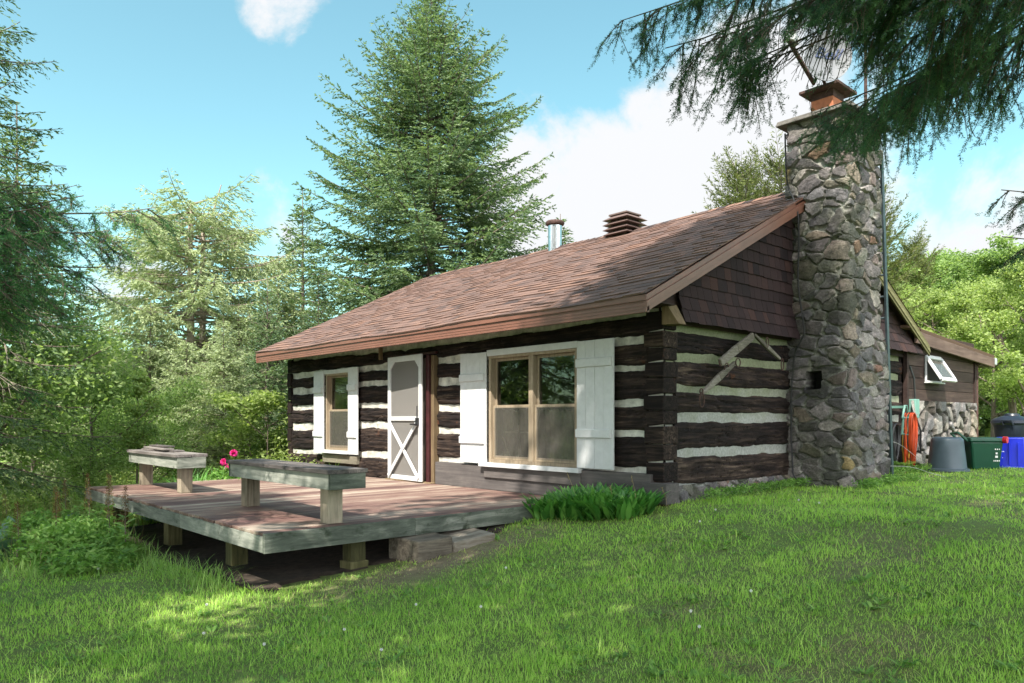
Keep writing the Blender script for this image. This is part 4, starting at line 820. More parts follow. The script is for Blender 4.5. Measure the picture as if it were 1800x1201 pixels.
for (x, y, D) in ((1380, 235, 9.9), (1382, 300, 9.95), (1386, 330, 9.98), (1395, 350, 9.9), (1403, 380, 9.82), (1404, 430, 9.82), (1403, 500, 9.82), (1411, 560, 9.8), (1413, 588, 9.8), (1398, 620, 9.9), (1393, 660, 9.95), (1391, 700, 9.97), (1391, 760, 9.97), (1393, 820, 9.9), (1395, 835, 9.82), (1410, 856, 9.7), (1425, 866, 9.6)): pts.append(at(x, y, D))
def smoothp(P, k=6):
    P = [np.array(p, float) for p in P]; out = []
    for i in range(len(P) - 1):
        p0, p1, p2, p3 = P[max(i - 1, 0)], P[i], P[i + 1], P[min(i + 2, len(P) - 1)]
        for j in range(k):
            t = j / k; out.append(.5 * (2 * p1 + (p2 - p0) * t + (2 * p0 - 5 * p1 + 4 * p2 - p3) * t * t + (3 * p1 - p0 - 3 * p2 + p3) * t ** 3))
    return out + [P[-1]]
pp = []
for q in smoothp(pts, 6):
    q = q.copy(); q[1] = min(q[1], 2.86 - .072); pp.append(q)
cbl.tube(pp, .011, 6); o = cbl.build('cable', M['blackcord'], None, smooth=True); setp(o, 'thin cable running down the left face of the stone chimney', 'cable')
# ladder
ld = thing('ladder', 'blue-grey metal ladder leaning upright against the back of the chimney', 'ladder', (.4, 5.0, .6))
A0, A1 = Vector((.49, 5.0, .55)), Vector((.69, 4.10, 5.05)); off = Vector((-.38, -.06, 0))
for a, c in ((A0, A1), (A0 + off, A1 + off)): b = MB(); b.bar(a, c, .03, .07, up=(0, 1, 0)); b.build('rail', M['ladder'], ld, bevel=.003)
for k in range(15):
    f = (k + .7) / 15; p = A0.lerp(A1, f); b = MB(); b.tube([p, p + off], .016, 8); b.build('rung', M['ladder'], ld)
# whippletree hung under the gable
wt = thing('whippletree', 'old silvered wooden whippletree with iron rings hanging on the gable logs', 'whippletree', (.1, 1.4, 2.1))
def taper(a, c, w, h, m, nm, fac=.65):
    a = Vector(a); c = Vector(c); mid = (a + c) / 2; b = MB(); b.bar(a, mid, w, h * fac, w2=w, h2=h); b.bar(mid, c, w, h, w2=w, h2=h * fac); return b.build(nm, m, wt, bevel=.012)
taper((.15, 1.62, 2.42), (.17, .86, 2.05), .045, .11, M['silverwood'], 'beam', .8); taper((.17, 1.18, 2.07), (.19, .47, 1.69), .045, .085, M['silverwood'], 'swingletree', .5); taper((.14, 1.66, 2.44), (.15, 2.28, 2.17), .04, .06, M['silverwood'], 'swingletree', .6)
def rg(c, r, n=(1, 0, 0), t=.007, sy=1.):
    b = MB(); P = [(c[0], c[1] + r * math.cos(k * math.pi / 8), c[2] + r * sy * math.sin(k * math.pi / 8)) for k in range(17)]; b.tube(P, t, 6, cap=False); b.build('ring', M['rust'], wt)
rg((.19, .97, 1.97), .045, sy=1.8); rg((.20, 1.2, 2.07), .05); rg((.20, .45, 1.61), .045, sy=1.7); rg((.2, .44, 1.71), .03); rg((.17, 2.31, 2.1), .03, sy=2.5); rg((.16, 1.95, 2.36), .03, sy=2.); rg((.17, .88, 2.05), .035)
# meter box, cables, hanging cords
mt = thing('meter_box', 'grey electric meter box at the corner of the annex above the hanging cord', 'meter box', (.1, 6.86, 1.6))
b = MB(); b.box(.06, .17, 6.84, 7.02, 1.42, 1.74); b.build('box', M['mint'], mt, bevel=.01); b = MB(); b.tube([(.12, 6.95, 1.74), (.12, 6.9, 2.1), (.08, 6.82, 2.3)], .016, 6); b.tube([(.13, 6.98, 1.42), (.16, 7.1, 1.2), (.12, 7.2, .6)], .016, 6); b.build('conduit', M['blackcord'], mt, smooth=True)
def coil(name, label, cat, c, r, hh, n, m, t, yt=.12, seed=0, group=None):
    rr = random.Random(seed); b = MB()
    for k in range(n):
        w_ = r * rr.uniform(.6, 1.1); h_ = hh * rr.uniform(.82, 1.06); dx = rr.uniform(-.10, .10); w_ *= rr.choice((.45, .8, 1)); P = []
        for i in range(19):
            a = math.pi * 2 * i / 18; P.append((c[0] + dx + rr.uniform(-.004, .004), c[1] + w_ * math.sin(a) * (.65 + .35 * math.cos(a)) + rr.uniform(-.006, .006), c[2] - h_ * .5 + h_ * .5 * math.cos(a)))
        b.tube(smoothp(P, 2), t, 5, cap=False)
    return setp(b.build(name, m, None, smooth=True), label, cat, group)
hg = MB(); hg.tube([(.22, 6.13, 1.42), (.22, 6.22, 1.62), (.22, 6.30, 1.62), (.22, 6.40, 1.42), (.22, 6.13, 1.42)], .018, 8); hg.tube([(.22, 6.17, 1.45), (.22, 6.12, 1.16), (.22, 6.4, 1.14), (.22, 6.37, 1.45)], .018, 8); hg.box(.0, .22, 6.24, 6.28, 1.58, 1.62)
setp(hg.build('cord_hanger', M['mint'], None, smooth=False), 'pale green hanger holding the orange cord beside the ladder', 'hanger')
coil('extension_cord', 'orange extension cord hanging in loops from the pale green hanger', 'cord', (.27, 6.26, 1.5), .21, .85, 9, M['orangecord'], .0085, seed=1)
coil('garden_hose', 'black hose coiled low behind the ladder', 'hose', (.12, 5.95, 1.32), .27, .62, 9, M['blackcord'], .017, seed=2)
coil('yellow_hose', 'yellow hose drooping beside the orange cord', 'hose', (.17, 6.55, 1.25), .16, .75, 3, M['yellowcord'], .011, seed=3)
for k, (lb, pts_) in enumerate((('pale loose wire curling on the grass at the chimney foot', [(.75, 4.1, .75), (.9, 4.6, .72), (1.05, 5.1, .60), (1.25, 5.4, .52)]), ('pale bent wire sticking out behind the ladder', [(.2, 4.9, 1.0), (.45, 5.2, 1.05), (.6, 5.7, .8), (.5, 6.3, .7)]))):
    b = MB(); b.tube(smoothp(pts_), .003, 5); setp(b.build('loose_wire', M['whitecord'], None, smooth=True), lb, 'wire')
# ================================================================ bins
def G(x, y): return float(gz(x, y)) - .01
gx_, gy_ = .80, 6.37; g = G(gx_, gy_) + .02
t = thing('upturned_bin', 'grey plastic bin standing upside down on the grass beside the green bin', 'bin', (gx_, gy_, g))
b = MB(); b.lathe((gx_, gy_, g), [(.285, .03), (.275, .06), (.24, .38), (.232, .46), (.225, .50), (.2, .525), (.17, .53), (.16, .522), (0, .522)], 48); b.build('body', M['greyplastic'], t, smooth=True)
b = MB(); b.lathe((gx_, gy_, g), [(.28, .045), (.315, .035), (.318, 0), (.285, .0)], 48); b.box(gx_ - .05, gx_ + .05, gy_ + .29, gy_ + .38, g + .02, g + .045); b.build('rim', M['greyplastic'], t, smooth=True)
def tapbox(b, cx, cy, z0, z1, w0, d0, w1, d1, rot=0., n=3):
    c, s = math.cos(rot), math.sin(rot); P = []
    for z, w_, d_ in ((z0, w0, d0), (z1, w1, d1)):
        for sx, sy in ((-1, -1), (1, -1), (1, 1), (-1, 1)): x = sx * w_ / 2; y = sy * d_ / 2; P.append((cx + c * x - s * y, cy + s * x + c * y, z))
    return b.hexa(P)
cx, cy = 1.06, 7.1; g = G(cx, cy)
t = thing('green_bin', 'dark green lidded bin with a red latch and a handle behind', 'bin', (cx, cy, g))
rot = R(42)
b = MB(); tapbox(b, cx, cy, g, g + .46, .40, .38, .50, .44, rot); b.build('body', M['greenplastic'], t, bevel=.03)
b = MB(); tapbox(b, cx, cy, g + .455, g + .52, .54, .48, .52, .46, rot); b.build('lid', M['greenplastic'], t, bevel=.015)
def loc(cx, cy, rot, x, y, z): c, s = math.cos(rot), math.sin(rot); return (cx + c * x - s * y, cy + s * x + c * y, z)
b = MB(); b.tube([loc(cx, cy, rot, .25, -.20, g + .485), loc(cx, cy, rot, .29, -.24, g + .485)], .055, 20); b.build('latch', M['redplastic'], t, smooth=True)
b = MB(); b.tube([loc(cx, cy, rot, -.26, .15, g + .46), loc(cx, cy, rot, -.40, .12, g + .58), loc(cx, cy, rot, -.40, -.12, g + .60), loc(cx, cy, rot, -.26, -.15, g + .46)], .018, 8); b.build('handle', M['greenplastic'], t, smooth=True)
def marks(parent, m, fn, rows):
    b = MB()
    for (x, z, w_, h_) in rows: b.add([fn(x - w_ / 2, z - h_ / 2), fn(x + w_ / 2, z - h_ / 2), fn(x + w_ / 2, z + h_ / 2), fn(x - w_ / 2, z + h_ / 2)], [(0, 1, 2, 3)])
    b.build('printed_mark', m, parent)
fn = lambda x, z: loc(cx, cy, rot, x, -(.19 + (z) / .46 * .03) - .0075, g + z)
rows = [(-.19 + .0 + .03 * k + .29, .335, .018, .02) for k in range(3)] + [(.12 + .0, .27, .03, .03), (.12, .215, .04, .035)] + [(.085 + .026 * k, .15, .016, .022) for k in range(4)]
marks(t, M['whitepetal'], fn, [(x + .02, z, a, c) for x, z, a, c in rows])
cx, cy = 1.34, 7.62; g = G(cx, cy)
t = thing('blue_box', 'bright blue recycling box turned upside down at the end of the bins', 'recycling box', (cx, cy, g))
rot2 = R(12)
b = MB(); tapbox(b, cx, cy, g, g + .50, .50, .42, .40, .32, rot2); b.build('body', M['blueplastic'], t, bevel=.02)
b = MB(); tapbox(b, cx, cy, g, g + .03, .54, .46, .53, .45, rot2); b.build('rim', M['blueplastic'], t, bevel=.01)
b = MB()
for s in (-.12, 0, .12): tapbox(b, *loc(cx, cy, rot2, s, -.20, 0)[:2], g + .05, g + .42, .02, .03, .02, .03, rot2)
b.build('rib', M['blueplastic'], t, bevel=.005)
f1 = lambda x, z: loc(cx, cy, rot2, .2525 - z * .1, x, g + z)
marks(t, M['whitepetal'], f1, [(-.02 + .04 * k, .10, .03, .012) for k in range(3)] + [(-.03, .15, .03, .03), (.03, .165, .05, .05)])
f2 = lambda x, z: loc(cx, cy, rot2, x, -.2125 + z * .1, g + z)
marks(t, M['whitepetal'], f2, [(-.17 + .03 * k, .27, .022, .016) for k in range(4)] + [(-.15 + .03 * k, .17 - .02 * (k % 2), .01, .012) for k in range(3)])
cx, cy = .62, 10.35; g = G(cx, cy)
cx, cy = .95, 9.3; g = G(cx, cy) - .02
t = thing('rubbish_can', 'tall black round rubbish can with a domed lid behind the blue box', 'rubbish can', (cx, cy, g))
b = MB(); b.lathe((cx, cy, g), [(.22, 0), (.24, .03), (.285, .66), (.30, .70), (.30, .74)], 40); b.build('body', M['blackplastic'], t, smooth=True)
b = MB(); b.lathe((cx, cy, g), [(.31, .72), (.335, .75), (.33, .80), (.27, .84), (.13, .885), (.11, .92), (.06, .93), (0, .93)], 40); b.build('lid', M['blackplastic'], t, smooth=True)
b = MB(); b.tube([(cx - .05, cy - .32, g + .72), (cx - .08, cy - .36, g + .80), (cx + .08, cy - .36, g + .80), (cx + .10, cy - .32, g + .72)], .016, 8); b.build('handle', M['blackplastic'], t, smooth=True)
cx, cy = 1.62, 8.55; g = G(cx, cy)
t = thing('storage_tote', 'pale teal plastic tote cut off by the right edge beside the blue box', 'tote', (cx, cy, g))
b = MB(); tapbox(b, cx, cy, g, g + .42, .5, .6, .6, .7, R(20)); b.build('body', M['tealplastic'], t, bevel=.02); b = MB(); tapbox(b, cx, cy, g + .42, g + .46, .64, .74, .6, .7, R(20)); b.build('lid', M['tealplastic'], t, bevel=.015)
cx, cy = .62, 6.95; g = G(cx, cy)
b = MB(); P = []
for k in range(25): a = 2 * math.pi * k / 24; P.append((cx + .02 * math.cos(a), cy + .16 * math.cos(a), g + .21 + .17 * math.sin(a)))
b.tube(P, .06, 10, cap=False); setp(b.build('small_tyre', M['blackplastic'], None, smooth=True), 'dark tyre standing between the grey bin and the green bin', 'tyre')

# ================================================================ vegetation generators
def camdist(p): return np.linalg.norm(p - CAM, axis=-1)
def jitterdir(d, a, r): return unit(d + r.normal(size=d.shape) * a)
def needleize(b, d, L, v, r, nper=120, nl=.016, nw=.0022):                  # needles all round each twig
    k = np.maximum(4, (L * nper).astype(int)); idx = np.repeat(np.arange(len(b)), k); t = r.random(len(idx))
    d = unit(d); p = b[idx] + d[idx] * (L[idx] * t)[:, None]; rad = unit(np.cross(d[idx], r.normal(size=(len(idx), 3))))
    nd = unit(d[idx] * .75 + rad); return p, nd, nl * r.uniform(.7, 1.2, len(idx)), np.full(len(idx), nw), np.clip(v[idx] + r.normal(0, .08, len(idx)), 0, 1)
def limb_twigs(p0, d0, L, r, sag=.15, upt=.15, sp=.10, tw=.45, droop=.2, ang=55, leafL=.13, side2=True, start=.12, s_lo=.25):
    """axis of a branch with side twigs; returns axis points, twig segments (base, dir, len)"""
    d0 = unit(np.asarray(d0, float)); n = 9; t = np.linspace(0, 1, n)
    ax = np.asarray(p0, float)[None] + d0[None] * (L * t)[:, None] + np.array((0, 0, 1.))[None] * (L * (-sag * t ** 1.5 + upt * t ** 3))[:, None]
    m = max(3, int(L * (1 - start) / sp)); s = start + (1 - start) * (np.arange(m) + r.random(m) * .6) / m
    base = np.stack([np.interp(s, t, ax[:, i]) for i in range(3)], -1); tan = unit(np.stack([np.interp(s, t, np.gradient(ax[:, i])) for i in range(3)], -1))
    sd = unit(np.cross(tan, np.array((0, 0, 1.)))); B = []; D = []; LL = []
    for sg in (1, -1):
        a = np.radians(ang + r.normal(0, 9, m)); tl = L * tw * (1 - s) ** .8 * r.uniform(.65, 1.15, m) + s_lo * r.uniform(.7, 1.2, m)
        dd = unit(tan * np.cos(a)[:, None] + sd * sg * np.sin(a)[:, None] + np.array((0, 0, -1.)) * droop * r.uniform(.5, 1.4, m)[:, None] + r.normal(0, .08, (m, 3)))
        B.append(base); D.append(dd); LL.append(tl)
    return ax, np.concatenate(B), np.concatenate(D), np.concatenate(LL)
def subtwigs(B, D, Lt, r, sp=.06, ll=.13, lw=.5, droop=.15, gap=0.):
    """little leaf-bearing shoots along each twig, tips included"""
    k = np.maximum(2, (Lt / sp).astype(int)); idx = np.repeat(np.arange(len(B)), k); off = np.concatenate([np.arange(q) for q in k]); t = (off + r.random(len(idx))) / k[idx]
    b = B[idx] + D[idx] * (Lt[idx] * t)[:, None] - np.array((0, 0, 1.)) * (Lt[idx] * .12 * t * t)[:, None]
    rd = unit(r.normal(size=(len(idx), 3))); d = unit(D[idx] * 1.0 + rd * lw - np.array((0, 0, 1.)) * droop); return b, d, ll * r.uniform(.6, 1.25, len(idx)) * (1 - .3 * t), idx
def conifer_mesh(seed, H, Rm, z0=.05, wh=.34, per=7, prof=None, droop=.2, sag=.15, upt=.18, sp=.13, tw=.42, ll=.15, lwid=.032, leaf='spruce', lsp=.07, gaps=.12, elev=(35, -12), dens=1., deadlow=True, st=.1, top=None, pw=.85, ragged=.18):
    r = np.random.default_rng(seed); prof = prof or (lambda f: (1 - f) ** pw); tb = []
    th = top or H; zt = np.linspace(0, th, 10); wob = np.cumsum(r.normal(0, .02, 10)); tr = .012 * H + .03
    tp = np.stack([wob * .5, np.roll(wob, 1) * .5, zt], -1); tp[0] = (0, 0, -.3); tb.append((tp, np.maximum(tr * (1 - zt / (H * 1.02)), .012)))
    BB = []; DD = []; LLn = []; z = z0 * H
    while z < H * .985:
        f = (z - z0 * H) / (H * (1 - z0)); nb = per if f < .8 else max(4, per - 2)
        a0 = r.random() * 360
        if not (top and z > top):
            for k in range(nb):
                if r.random() < gaps: continue
                a = math.radians(a0 + 360 * k / nb + r.normal(0, 10)); L = max(.12, Rm * prof(f) * r.uniform(1 - ragged * 1.6, 1 + ragged)); el = math.radians(elev[1] + (elev[0] - elev[1]) * f + r.normal(0, 5))
                zz = z + r.normal(0, wh * .25); d = (math.cos(a) * math.cos(el), math.sin(a) * math.cos(el), math.sin(el))
                ax, B, D, Lt = limb_twigs((np.interp(zz, tp[:, 2], tp[:, 0]), np.interp(zz, tp[:, 2], tp[:, 1]), zz), d, L, r, sag, upt, sp, tw, droop, 50, start=st + .25 * (1 - f), s_lo=.12)
                tb.append((ax, np.linspace(.009 * L + .006, .004, len(ax)))); BB.append(B); DD.append(D); LLn.append(Lt)
        z += wh * (1 - .45 * f) * r.uniform(.8, 1.2)
    B = np.concatenate(BB); D = np.concatenate(DD); Lt = np.concatenate(LLn)
    b, d, l, idx = subtwigs(B, D, Lt, r, lsp, ll, .55, .1); tv = r.random(len(B)); v = np.clip(.5 * tv[idx] + .5 * r.random(len(b)), 0, 1)
    ang = np.degrees(np.arctan2(b[:, 1], b[:, 0])) % 360
    return tb, b, d, l, np.full(len(b), lwid) * (l / ll) ** .5, v
def tree_from(name, label, cat, loc, data, lm, bm='bark', group=None, scale=1., rot=0., crown='crown'):
    tb, b, d, l, w_, v = data; t = thing(name, label, cat, loc, group, local=True); t.scale = (scale,) * 3; t.rotation_euler = (0, 0, rot)
    tubes('trunk', tb, M[bm], t, 6); leaves(crown, b, d, l, w_, M[lm], t, v); return t
def copy_tree(o, loc, rot, scale, label):
    c = o.copy(); C.objects.link(c); c.location = loc; c.rotation_euler = (0, 0, rot); c.scale = (scale,) * 3; c['label'] = label
    for ch in o.children:
        k = ch.copy(); C.objects.link(k); k.parent = c
    return c
def decid_mesh(seed, H, Rm, tf=.3, nl=9, leafs=9000, ll=.10, lw=.075, clump=.55, asp=1., trunk_r=None, lobes=60, lean=0.):
    r = np.random.default_rng(seed); tb = []; tr = trunk_r or .014 * H + .02; zt = np.linspace(-.2, H * .85, 9); wx = np.cumsum(r.normal(0, .05, 9)) * H * .04 + lean * zt; wy = np.cumsum(r.normal(0, .05, 9)) * H * .04
    tp = np.stack([wx, wy, zt], -1); tb.append((tp, np.linspace(tr, tr * .2, 9))); cl = []
    for i in range(nl):
        z = H * (tf + (.82 - tf) * (i + r.random() * .5) / nl); f = (z / H - tf) / (1 - tf); a = r.random() * 6.28 + i * 2.4; L = Rm * asp * math.sqrt(max(.05, 1 - (2 * f - .75) ** 2 * .8)) * r.uniform(.7, 1.1)
        p0 = np.array([np.interp(z, zt, wx), np.interp(z, zt, wy), z]); d = np.array([math.cos(a), math.sin(a), r.uniform(.25, .8)]); t = np.linspace(0, 1, 6)
        ax = p0 + d[None] * (L * t)[:, None] + np.array((0, 0, .15)) * (L * t ** 2)[:, None] + np.cumsum(r.normal(0, .03, (6, 3)), 0) * L * .5; tb.append((ax, np.linspace(tr * .42, .008, 6)))
        for j in range(5):
            s = r.uniform(.3, 1.); p = np.array([np.interp(s, t, ax[:, q]) for q in range(3)]); e = unit(r.normal(size=3) + d * .8); LL = L * r.uniform(.25, .55) * (1.2 - s * .6); q = p + e * LL
            tb.append((np.stack([p, (p + q) / 2 + r.normal(0, .03, 3) * L, q]), np.array([.02, .012, .005]) * H / 8)); cl += [p + e * LL * g for g in (.5, .8, 1.05)]
    for j in range(lobes // 3): s = r.random(3); cl.append(np.array([np.interp(H * .75, zt, wx), np.interp(H * .75, zt, wy), H * .9]) + unit(r.normal(size=3)) * np.array([Rm * .4, Rm * .4, H * .1]) * s[0] ** .4)
    cl = np.array(cl); n = len(cl); per = max(20, leafs // n); ci = np.repeat(np.arange(n), per); rad = clump * Rm * .5 * r.uniform(.5, 1.2, n)
    p = cl[ci] + unit(r.normal(size=(len(ci), 3))) * (rad[ci] * r.random(len(ci)) ** .45)[:, None] * np.array([1, 1, .6])
    d = unit(r.normal(size=(len(ci), 3)) * np.array([1, 1, .45]) + np.array([0, 0, -.25])); tv = r.random(n); v = np.clip(.45 * tv[ci] + .55 * r.random(len(ci)), 0, 1)
    return tb, p, d, ll * r.uniform(.6, 1.3, len(ci)), lw * r.uniform(.7, 1.2, len(ci)), v
# ================================================================ lawn
def houseclear(x, y):
    return ((x > -9.0) & (x < .06) & (y > .05) & (y < 10.3)) | ((x > -7.0) & (x < -1.12) & (y > -4.0) & (y < .1)) | ((x > -.1) & (x < .85) & (y > 2.8) & (y < 4.05)) | ((x > -1.35) & (x < -.84) & (y > -2.68) & (y < -1.72))
def tallzone(x, y):
    a = np.clip((-3.3 - x) / 1.2, 0, 1) * np.clip((y + 5.5 + .12 * (-x - 4)) / .7, 0, 1); a = np.maximum(a, .55 * np.clip((-1.3 - x) / .5, 0, 1) * np.clip(1 - np.abs(y + 4.25) / .3, 0, 1)); return np.clip(np.maximum(a, np.clip((-7.05 - x) / .6, 0, 1) * np.clip((y + 5.6) / .6, 0, 1)), 0, 1)
def polar(n, r0, r1, a0, a1, r):
    rr = r0 * (r1 / r0) ** r.random(n); a = FA + np.radians(a0 + (a1 - a0) * r.random(n)); return CAM[0] + rr * np.cos(a), CAM[1] + rr * np.sin(a), rr
def bladeset(name, n, r0, r1, m, hfun, wbase, label, cat, mask, seed, a0=-52, a1=56, lean=.35, bend=.35, vfun=None):
    r = np.random.default_rng(seed); x, y, rr = polar(n, r0, r1, a0, a1, r); k = mask(x, y, r); x, y, rr = x[k], y[k], rr[k]; n = len(x)
    h = hfun(x, y, r); b = np.stack([x, y, gz(x, y) - .01], -1); az = r.random(n) * 6.283; d = unit(np.stack([np.cos(az) * lean * r.random(n), np.sin(az) * lean * r.random(n), np.ones(n)], -1)); o = np.stack([np.cos(az), np.sin(az), np.zeros(n)], -1)
    V, Q, sg = blades(b, d, o, h, wbase * np.clip(rr / 4.2, 1, 3.2) * r.uniform(.6, 1.3, n), bend * r.uniform(.2, 1.5, n))
    v = np.clip(r.normal(.5, .2, n) if vfun is None else vfun(x, y, r), 0, 1)
    return setp(npmesh(name, V, Q, m, None, v=np.repeat(v, sg)), label, cat, None, 'stuff')
def patch(x, y): return fbm(x * .55, y * .55, 3, 3, 40)
def lawnmask(x, y, r): return ~houseclear(x, y) & (r.random(len(x)) > .75 * bare(x, y)) & (r.random(len(x)) > .75 * tallzone(x, y))
def lawnh(x, y, r):
    c = fbm(x * 2.6, y * 2.6, 0, 3, 12); return (.025 + .068 * np.clip(c - .2, 0, 1) ** 1.1) * r.uniform(.5, 1.5, len(x)) * (1 - .5 * bare(x, y))
def lawnv(x, y, r):
    v = np.clip(r.normal(.48, .17, len(x)) + (fbm(x * 1.4, y * 1.4, 0, 3, 60) - .5) * .7, .14, 1); dry = r.random(len(x)) < (.045 + .45 * bare(x, y)); return np.where(dry, 0., v)
bladeset('lawn', 420000, 2.6, 17, M['grass'], lawnh, .0034, 'mown green lawn with uneven tufts sloping down in front of the cabin', 'lawn', lawnmask, 5, vfun=lawnv)
bladeset('lawn_tufts', 16000, 2.6, 12, M['grass'], lambda x, y, r: .07 + .10 * np.clip(fbm(x * 2, y * 2, 0, 3, 13) - .35, 0, 1) * 2 * r.uniform(.5, 1.5, len(x)), .0042, 'longer uncut grass blades standing out of the lawn in tufts', 'lawn', lambda x, y, r: lawnmask(x, y, r) & (fbm(x * 1.7, y * 1.7, 0, 3, 14) > .5), 15, lean=.7, bend=.6, vfun=lambda x, y, r: r.normal(.62, .2, len(x)))
bladeset('lawn', 90000, 15, 45, M['grass'], lambda x, y, r: .09 * r.uniform(.5, 1.5, len(x)), .006, 'lawn and meadow grass running back beyond the annex and the bins', 'grass', lambda x, y, r: ~houseclear(x, y), 6)
# small broad-leaved lawn weeds and straw litter
def scatter(n, r0, r1, seed, mask, a0=-50, a1=55):
    r = np.random.default_rng(seed); x, y, rr = polar(n, r0, r1, a0, a1, r); k = mask(x, y, r); return np.stack([x[k], y[k], gz(x[k], y[k])], -1), rr[k], r
def rosettes(name, P, nl, L, W, up, m, label, cat, r, bend=.5, kind='stuff', group=None, prof=None, vlo=.2, vhi=.9):
    idx = np.repeat(np.arange(len(P)), nl); n = len(idx); az = r.random(n) * 6.283; sc = r.uniform(.6, 1.3, len(P))[idx]
    d = unit(np.stack([np.cos(az), np.sin(az), up * r.uniform(.6, 1.5, n)], -1)); o = np.stack([np.cos(az), np.sin(az), np.zeros(n)], -1)
    V, Q, sg = blades(P[idx] + o * .01, d, o, L * sc * r.uniform(.7, 1.2, n), W * sc * r.uniform(.7, 1.2, n), bend * r.uniform(.4, 1.3, n), 4, prof or [.25, .9, 1., .75, .05])
    return setp(npmesh(name, V, Q, m, None, v=np.repeat(r.uniform(vlo, vhi, n), sg)), label, cat, group, kind)
P, _, r_ = scatter(3200, 2.6, 15, 31, lawnmask)
cl = fbm(P[:, 0] * 1.2, P[:, 1] * 1.2, 0, 3, 90); P = P[cl > .44]
rosettes('lawn_weeds', P, 6, .05, .016, 1.1, M['weed'], 'small broad-leaved weeds scattered through the lawn', 'weeds', r_)
P, _, r_ = scatter(60000, 2.6, 14, 33, lambda x, y, r: ~houseclear(x, y) & (r.random(len(x)) < .10 + .9 * bare(x, y)))
az = r_.random(len(P)) * 6.283; leaves('dry_litter', P + np.array((0, 0, .012)), np.stack([np.cos(az), np.sin(az), r_.normal(0, .15, len(P))], -1), .05 * r_.uniform(.4, 1.5, len(P)), .004, M['dry'], None, nrm=np.tile((0, 0, 1.), (len(P), 1)), r=r_)
setp(bpy.data.objects['dry_litter'], 'dry straw and needle litter on the bare patches of the lawn', 'litter', None, 'stuff')
# tall meadow growth on the left
def tallmask(x, y, r): return ~houseclear(x, y) & (r.random(len(x)) < tallzone(x, y) ** 1.2)
bladeset('tall_grass', 140000, 6, 30, M['weed'], lambda x, y, r: (.14 + .38 * fbm(x * .9, y * .9, 0, 3, 70) * np.clip((-3 - x) / 3, .35, 1)) * r.uniform(.5, 1.35, len(x)), .0042, 'tall unmown grass around the left side of the deck', 'tall grass', tallmask, 8, 5, 62, .5, .45, vfun=lambda x, y, r: r.normal(.78, .2, len(x)))
bladeset('dry_grass', 16000, 6, 24, M['dry'], lambda x, y, r: .48 * r.uniform(.5, 1.3, len(x)), .0022, 'thin straw-coloured grass stalks standing in the tall grass', 'dry grass', lambda x, y, r: tallmask(x, y, r) & (x < -5.0 + r.random(len(x))), 9, 5, 62, .4, .25)
def leafcloud(name, pts, rad, n, L, W, m, label, cat, seed, kind=None, flat=.7, group=None, parent=None, trunk=None):
    r = np.random.default_rng(seed); pts = np.array(pts, float); w_ = rad if np.ndim(rad) else np.full(len(pts), rad); w_ = np.array(w_); pr = w_ ** 2 / (w_ ** 2).sum(); i = r.choice(len(pts), n, p=pr)
    p = pts[i] + unit(r.normal(size=(n, 3))) * (w_[i] * r.random(n) ** .42)[:, None] * np.array([1, 1, flat]); g = gz(p[:, 0], p[:, 1]); p[:, 2] = np.maximum(p[:, 2], g + .02 + .1 * r.random(n))
    d = unit(r.normal(size=(n, 3)) * np.array([1, 1, .5])); tv = r.random(len(pts)); o = leaves(name, p, d, L * r.uniform(.55, 1.3, n), W * r.uniform(.6, 1.25, n), m, parent, np.clip(.4 * tv[i] + .6 * r.random(n), 0, 1), r)
    if parent is None: setp(o, label, cat, group, kind)
    return o
# ground cover of leafy weeds at the wood's edge
r_ = np.random.default_rng(44); pts = []; rad = []
for k in range(520):
    x = -7.6 - 11 * r_.random() ** 1.3; y = -6.5 + 20 * r_.random(); h = .15 + .55 * float(fbm(x * .5, y * .5, 0, 3, 22)) * min(1, (-6.8 - x) / 2)
    pts.append((x, y, float(gz(x, y)) + h * .6)); rad.append(.3 + h * .5)
leafcloud('undergrowth', pts, rad, 60000, .085, .04, M['leafy'], 'sunlit yellow-green undergrowth between the deck and the wood', 'undergrowth', 45, 'stuff')
r_ = np.random.default_rng(46); pts = []; rad = []
for k in range(90):
    x = -7.2 + 3.6 * r_.random(); y = -4.35 - .75 * r_.random() - .1 * (x + 7) * 0; h = .12 + .38 * r_.random() * min(1, (-3.2 - x) / 1.5)
    pts.append((x, y, float(gz(x, y)) + h * .7)); rad.append(.14 + h * .3)
leafcloud('leafy_weeds', pts, rad, 9500, .085, .035, M['weed'], 'mass of green leafy weeds growing against the long front edge of the deck', 'weeds', 47, 'stuff')
leafcloud('leafy_weeds', [(.25, y, .55) for y in np.arange(.5, 2.9, .12)] + [(1.0 + .1 * math.sin(k), 2.7 + .1 * k, .53) for k in range(16)] + [(.3 + .05 * k, 4.5 + .2 * k, .58) for k in range(8)], .11, 5200, .035, .018, M['weed'], 'low weeds and creepers along the stone foot of the gable wall and chimney', 'weeds', 48, 'stuff', .8)
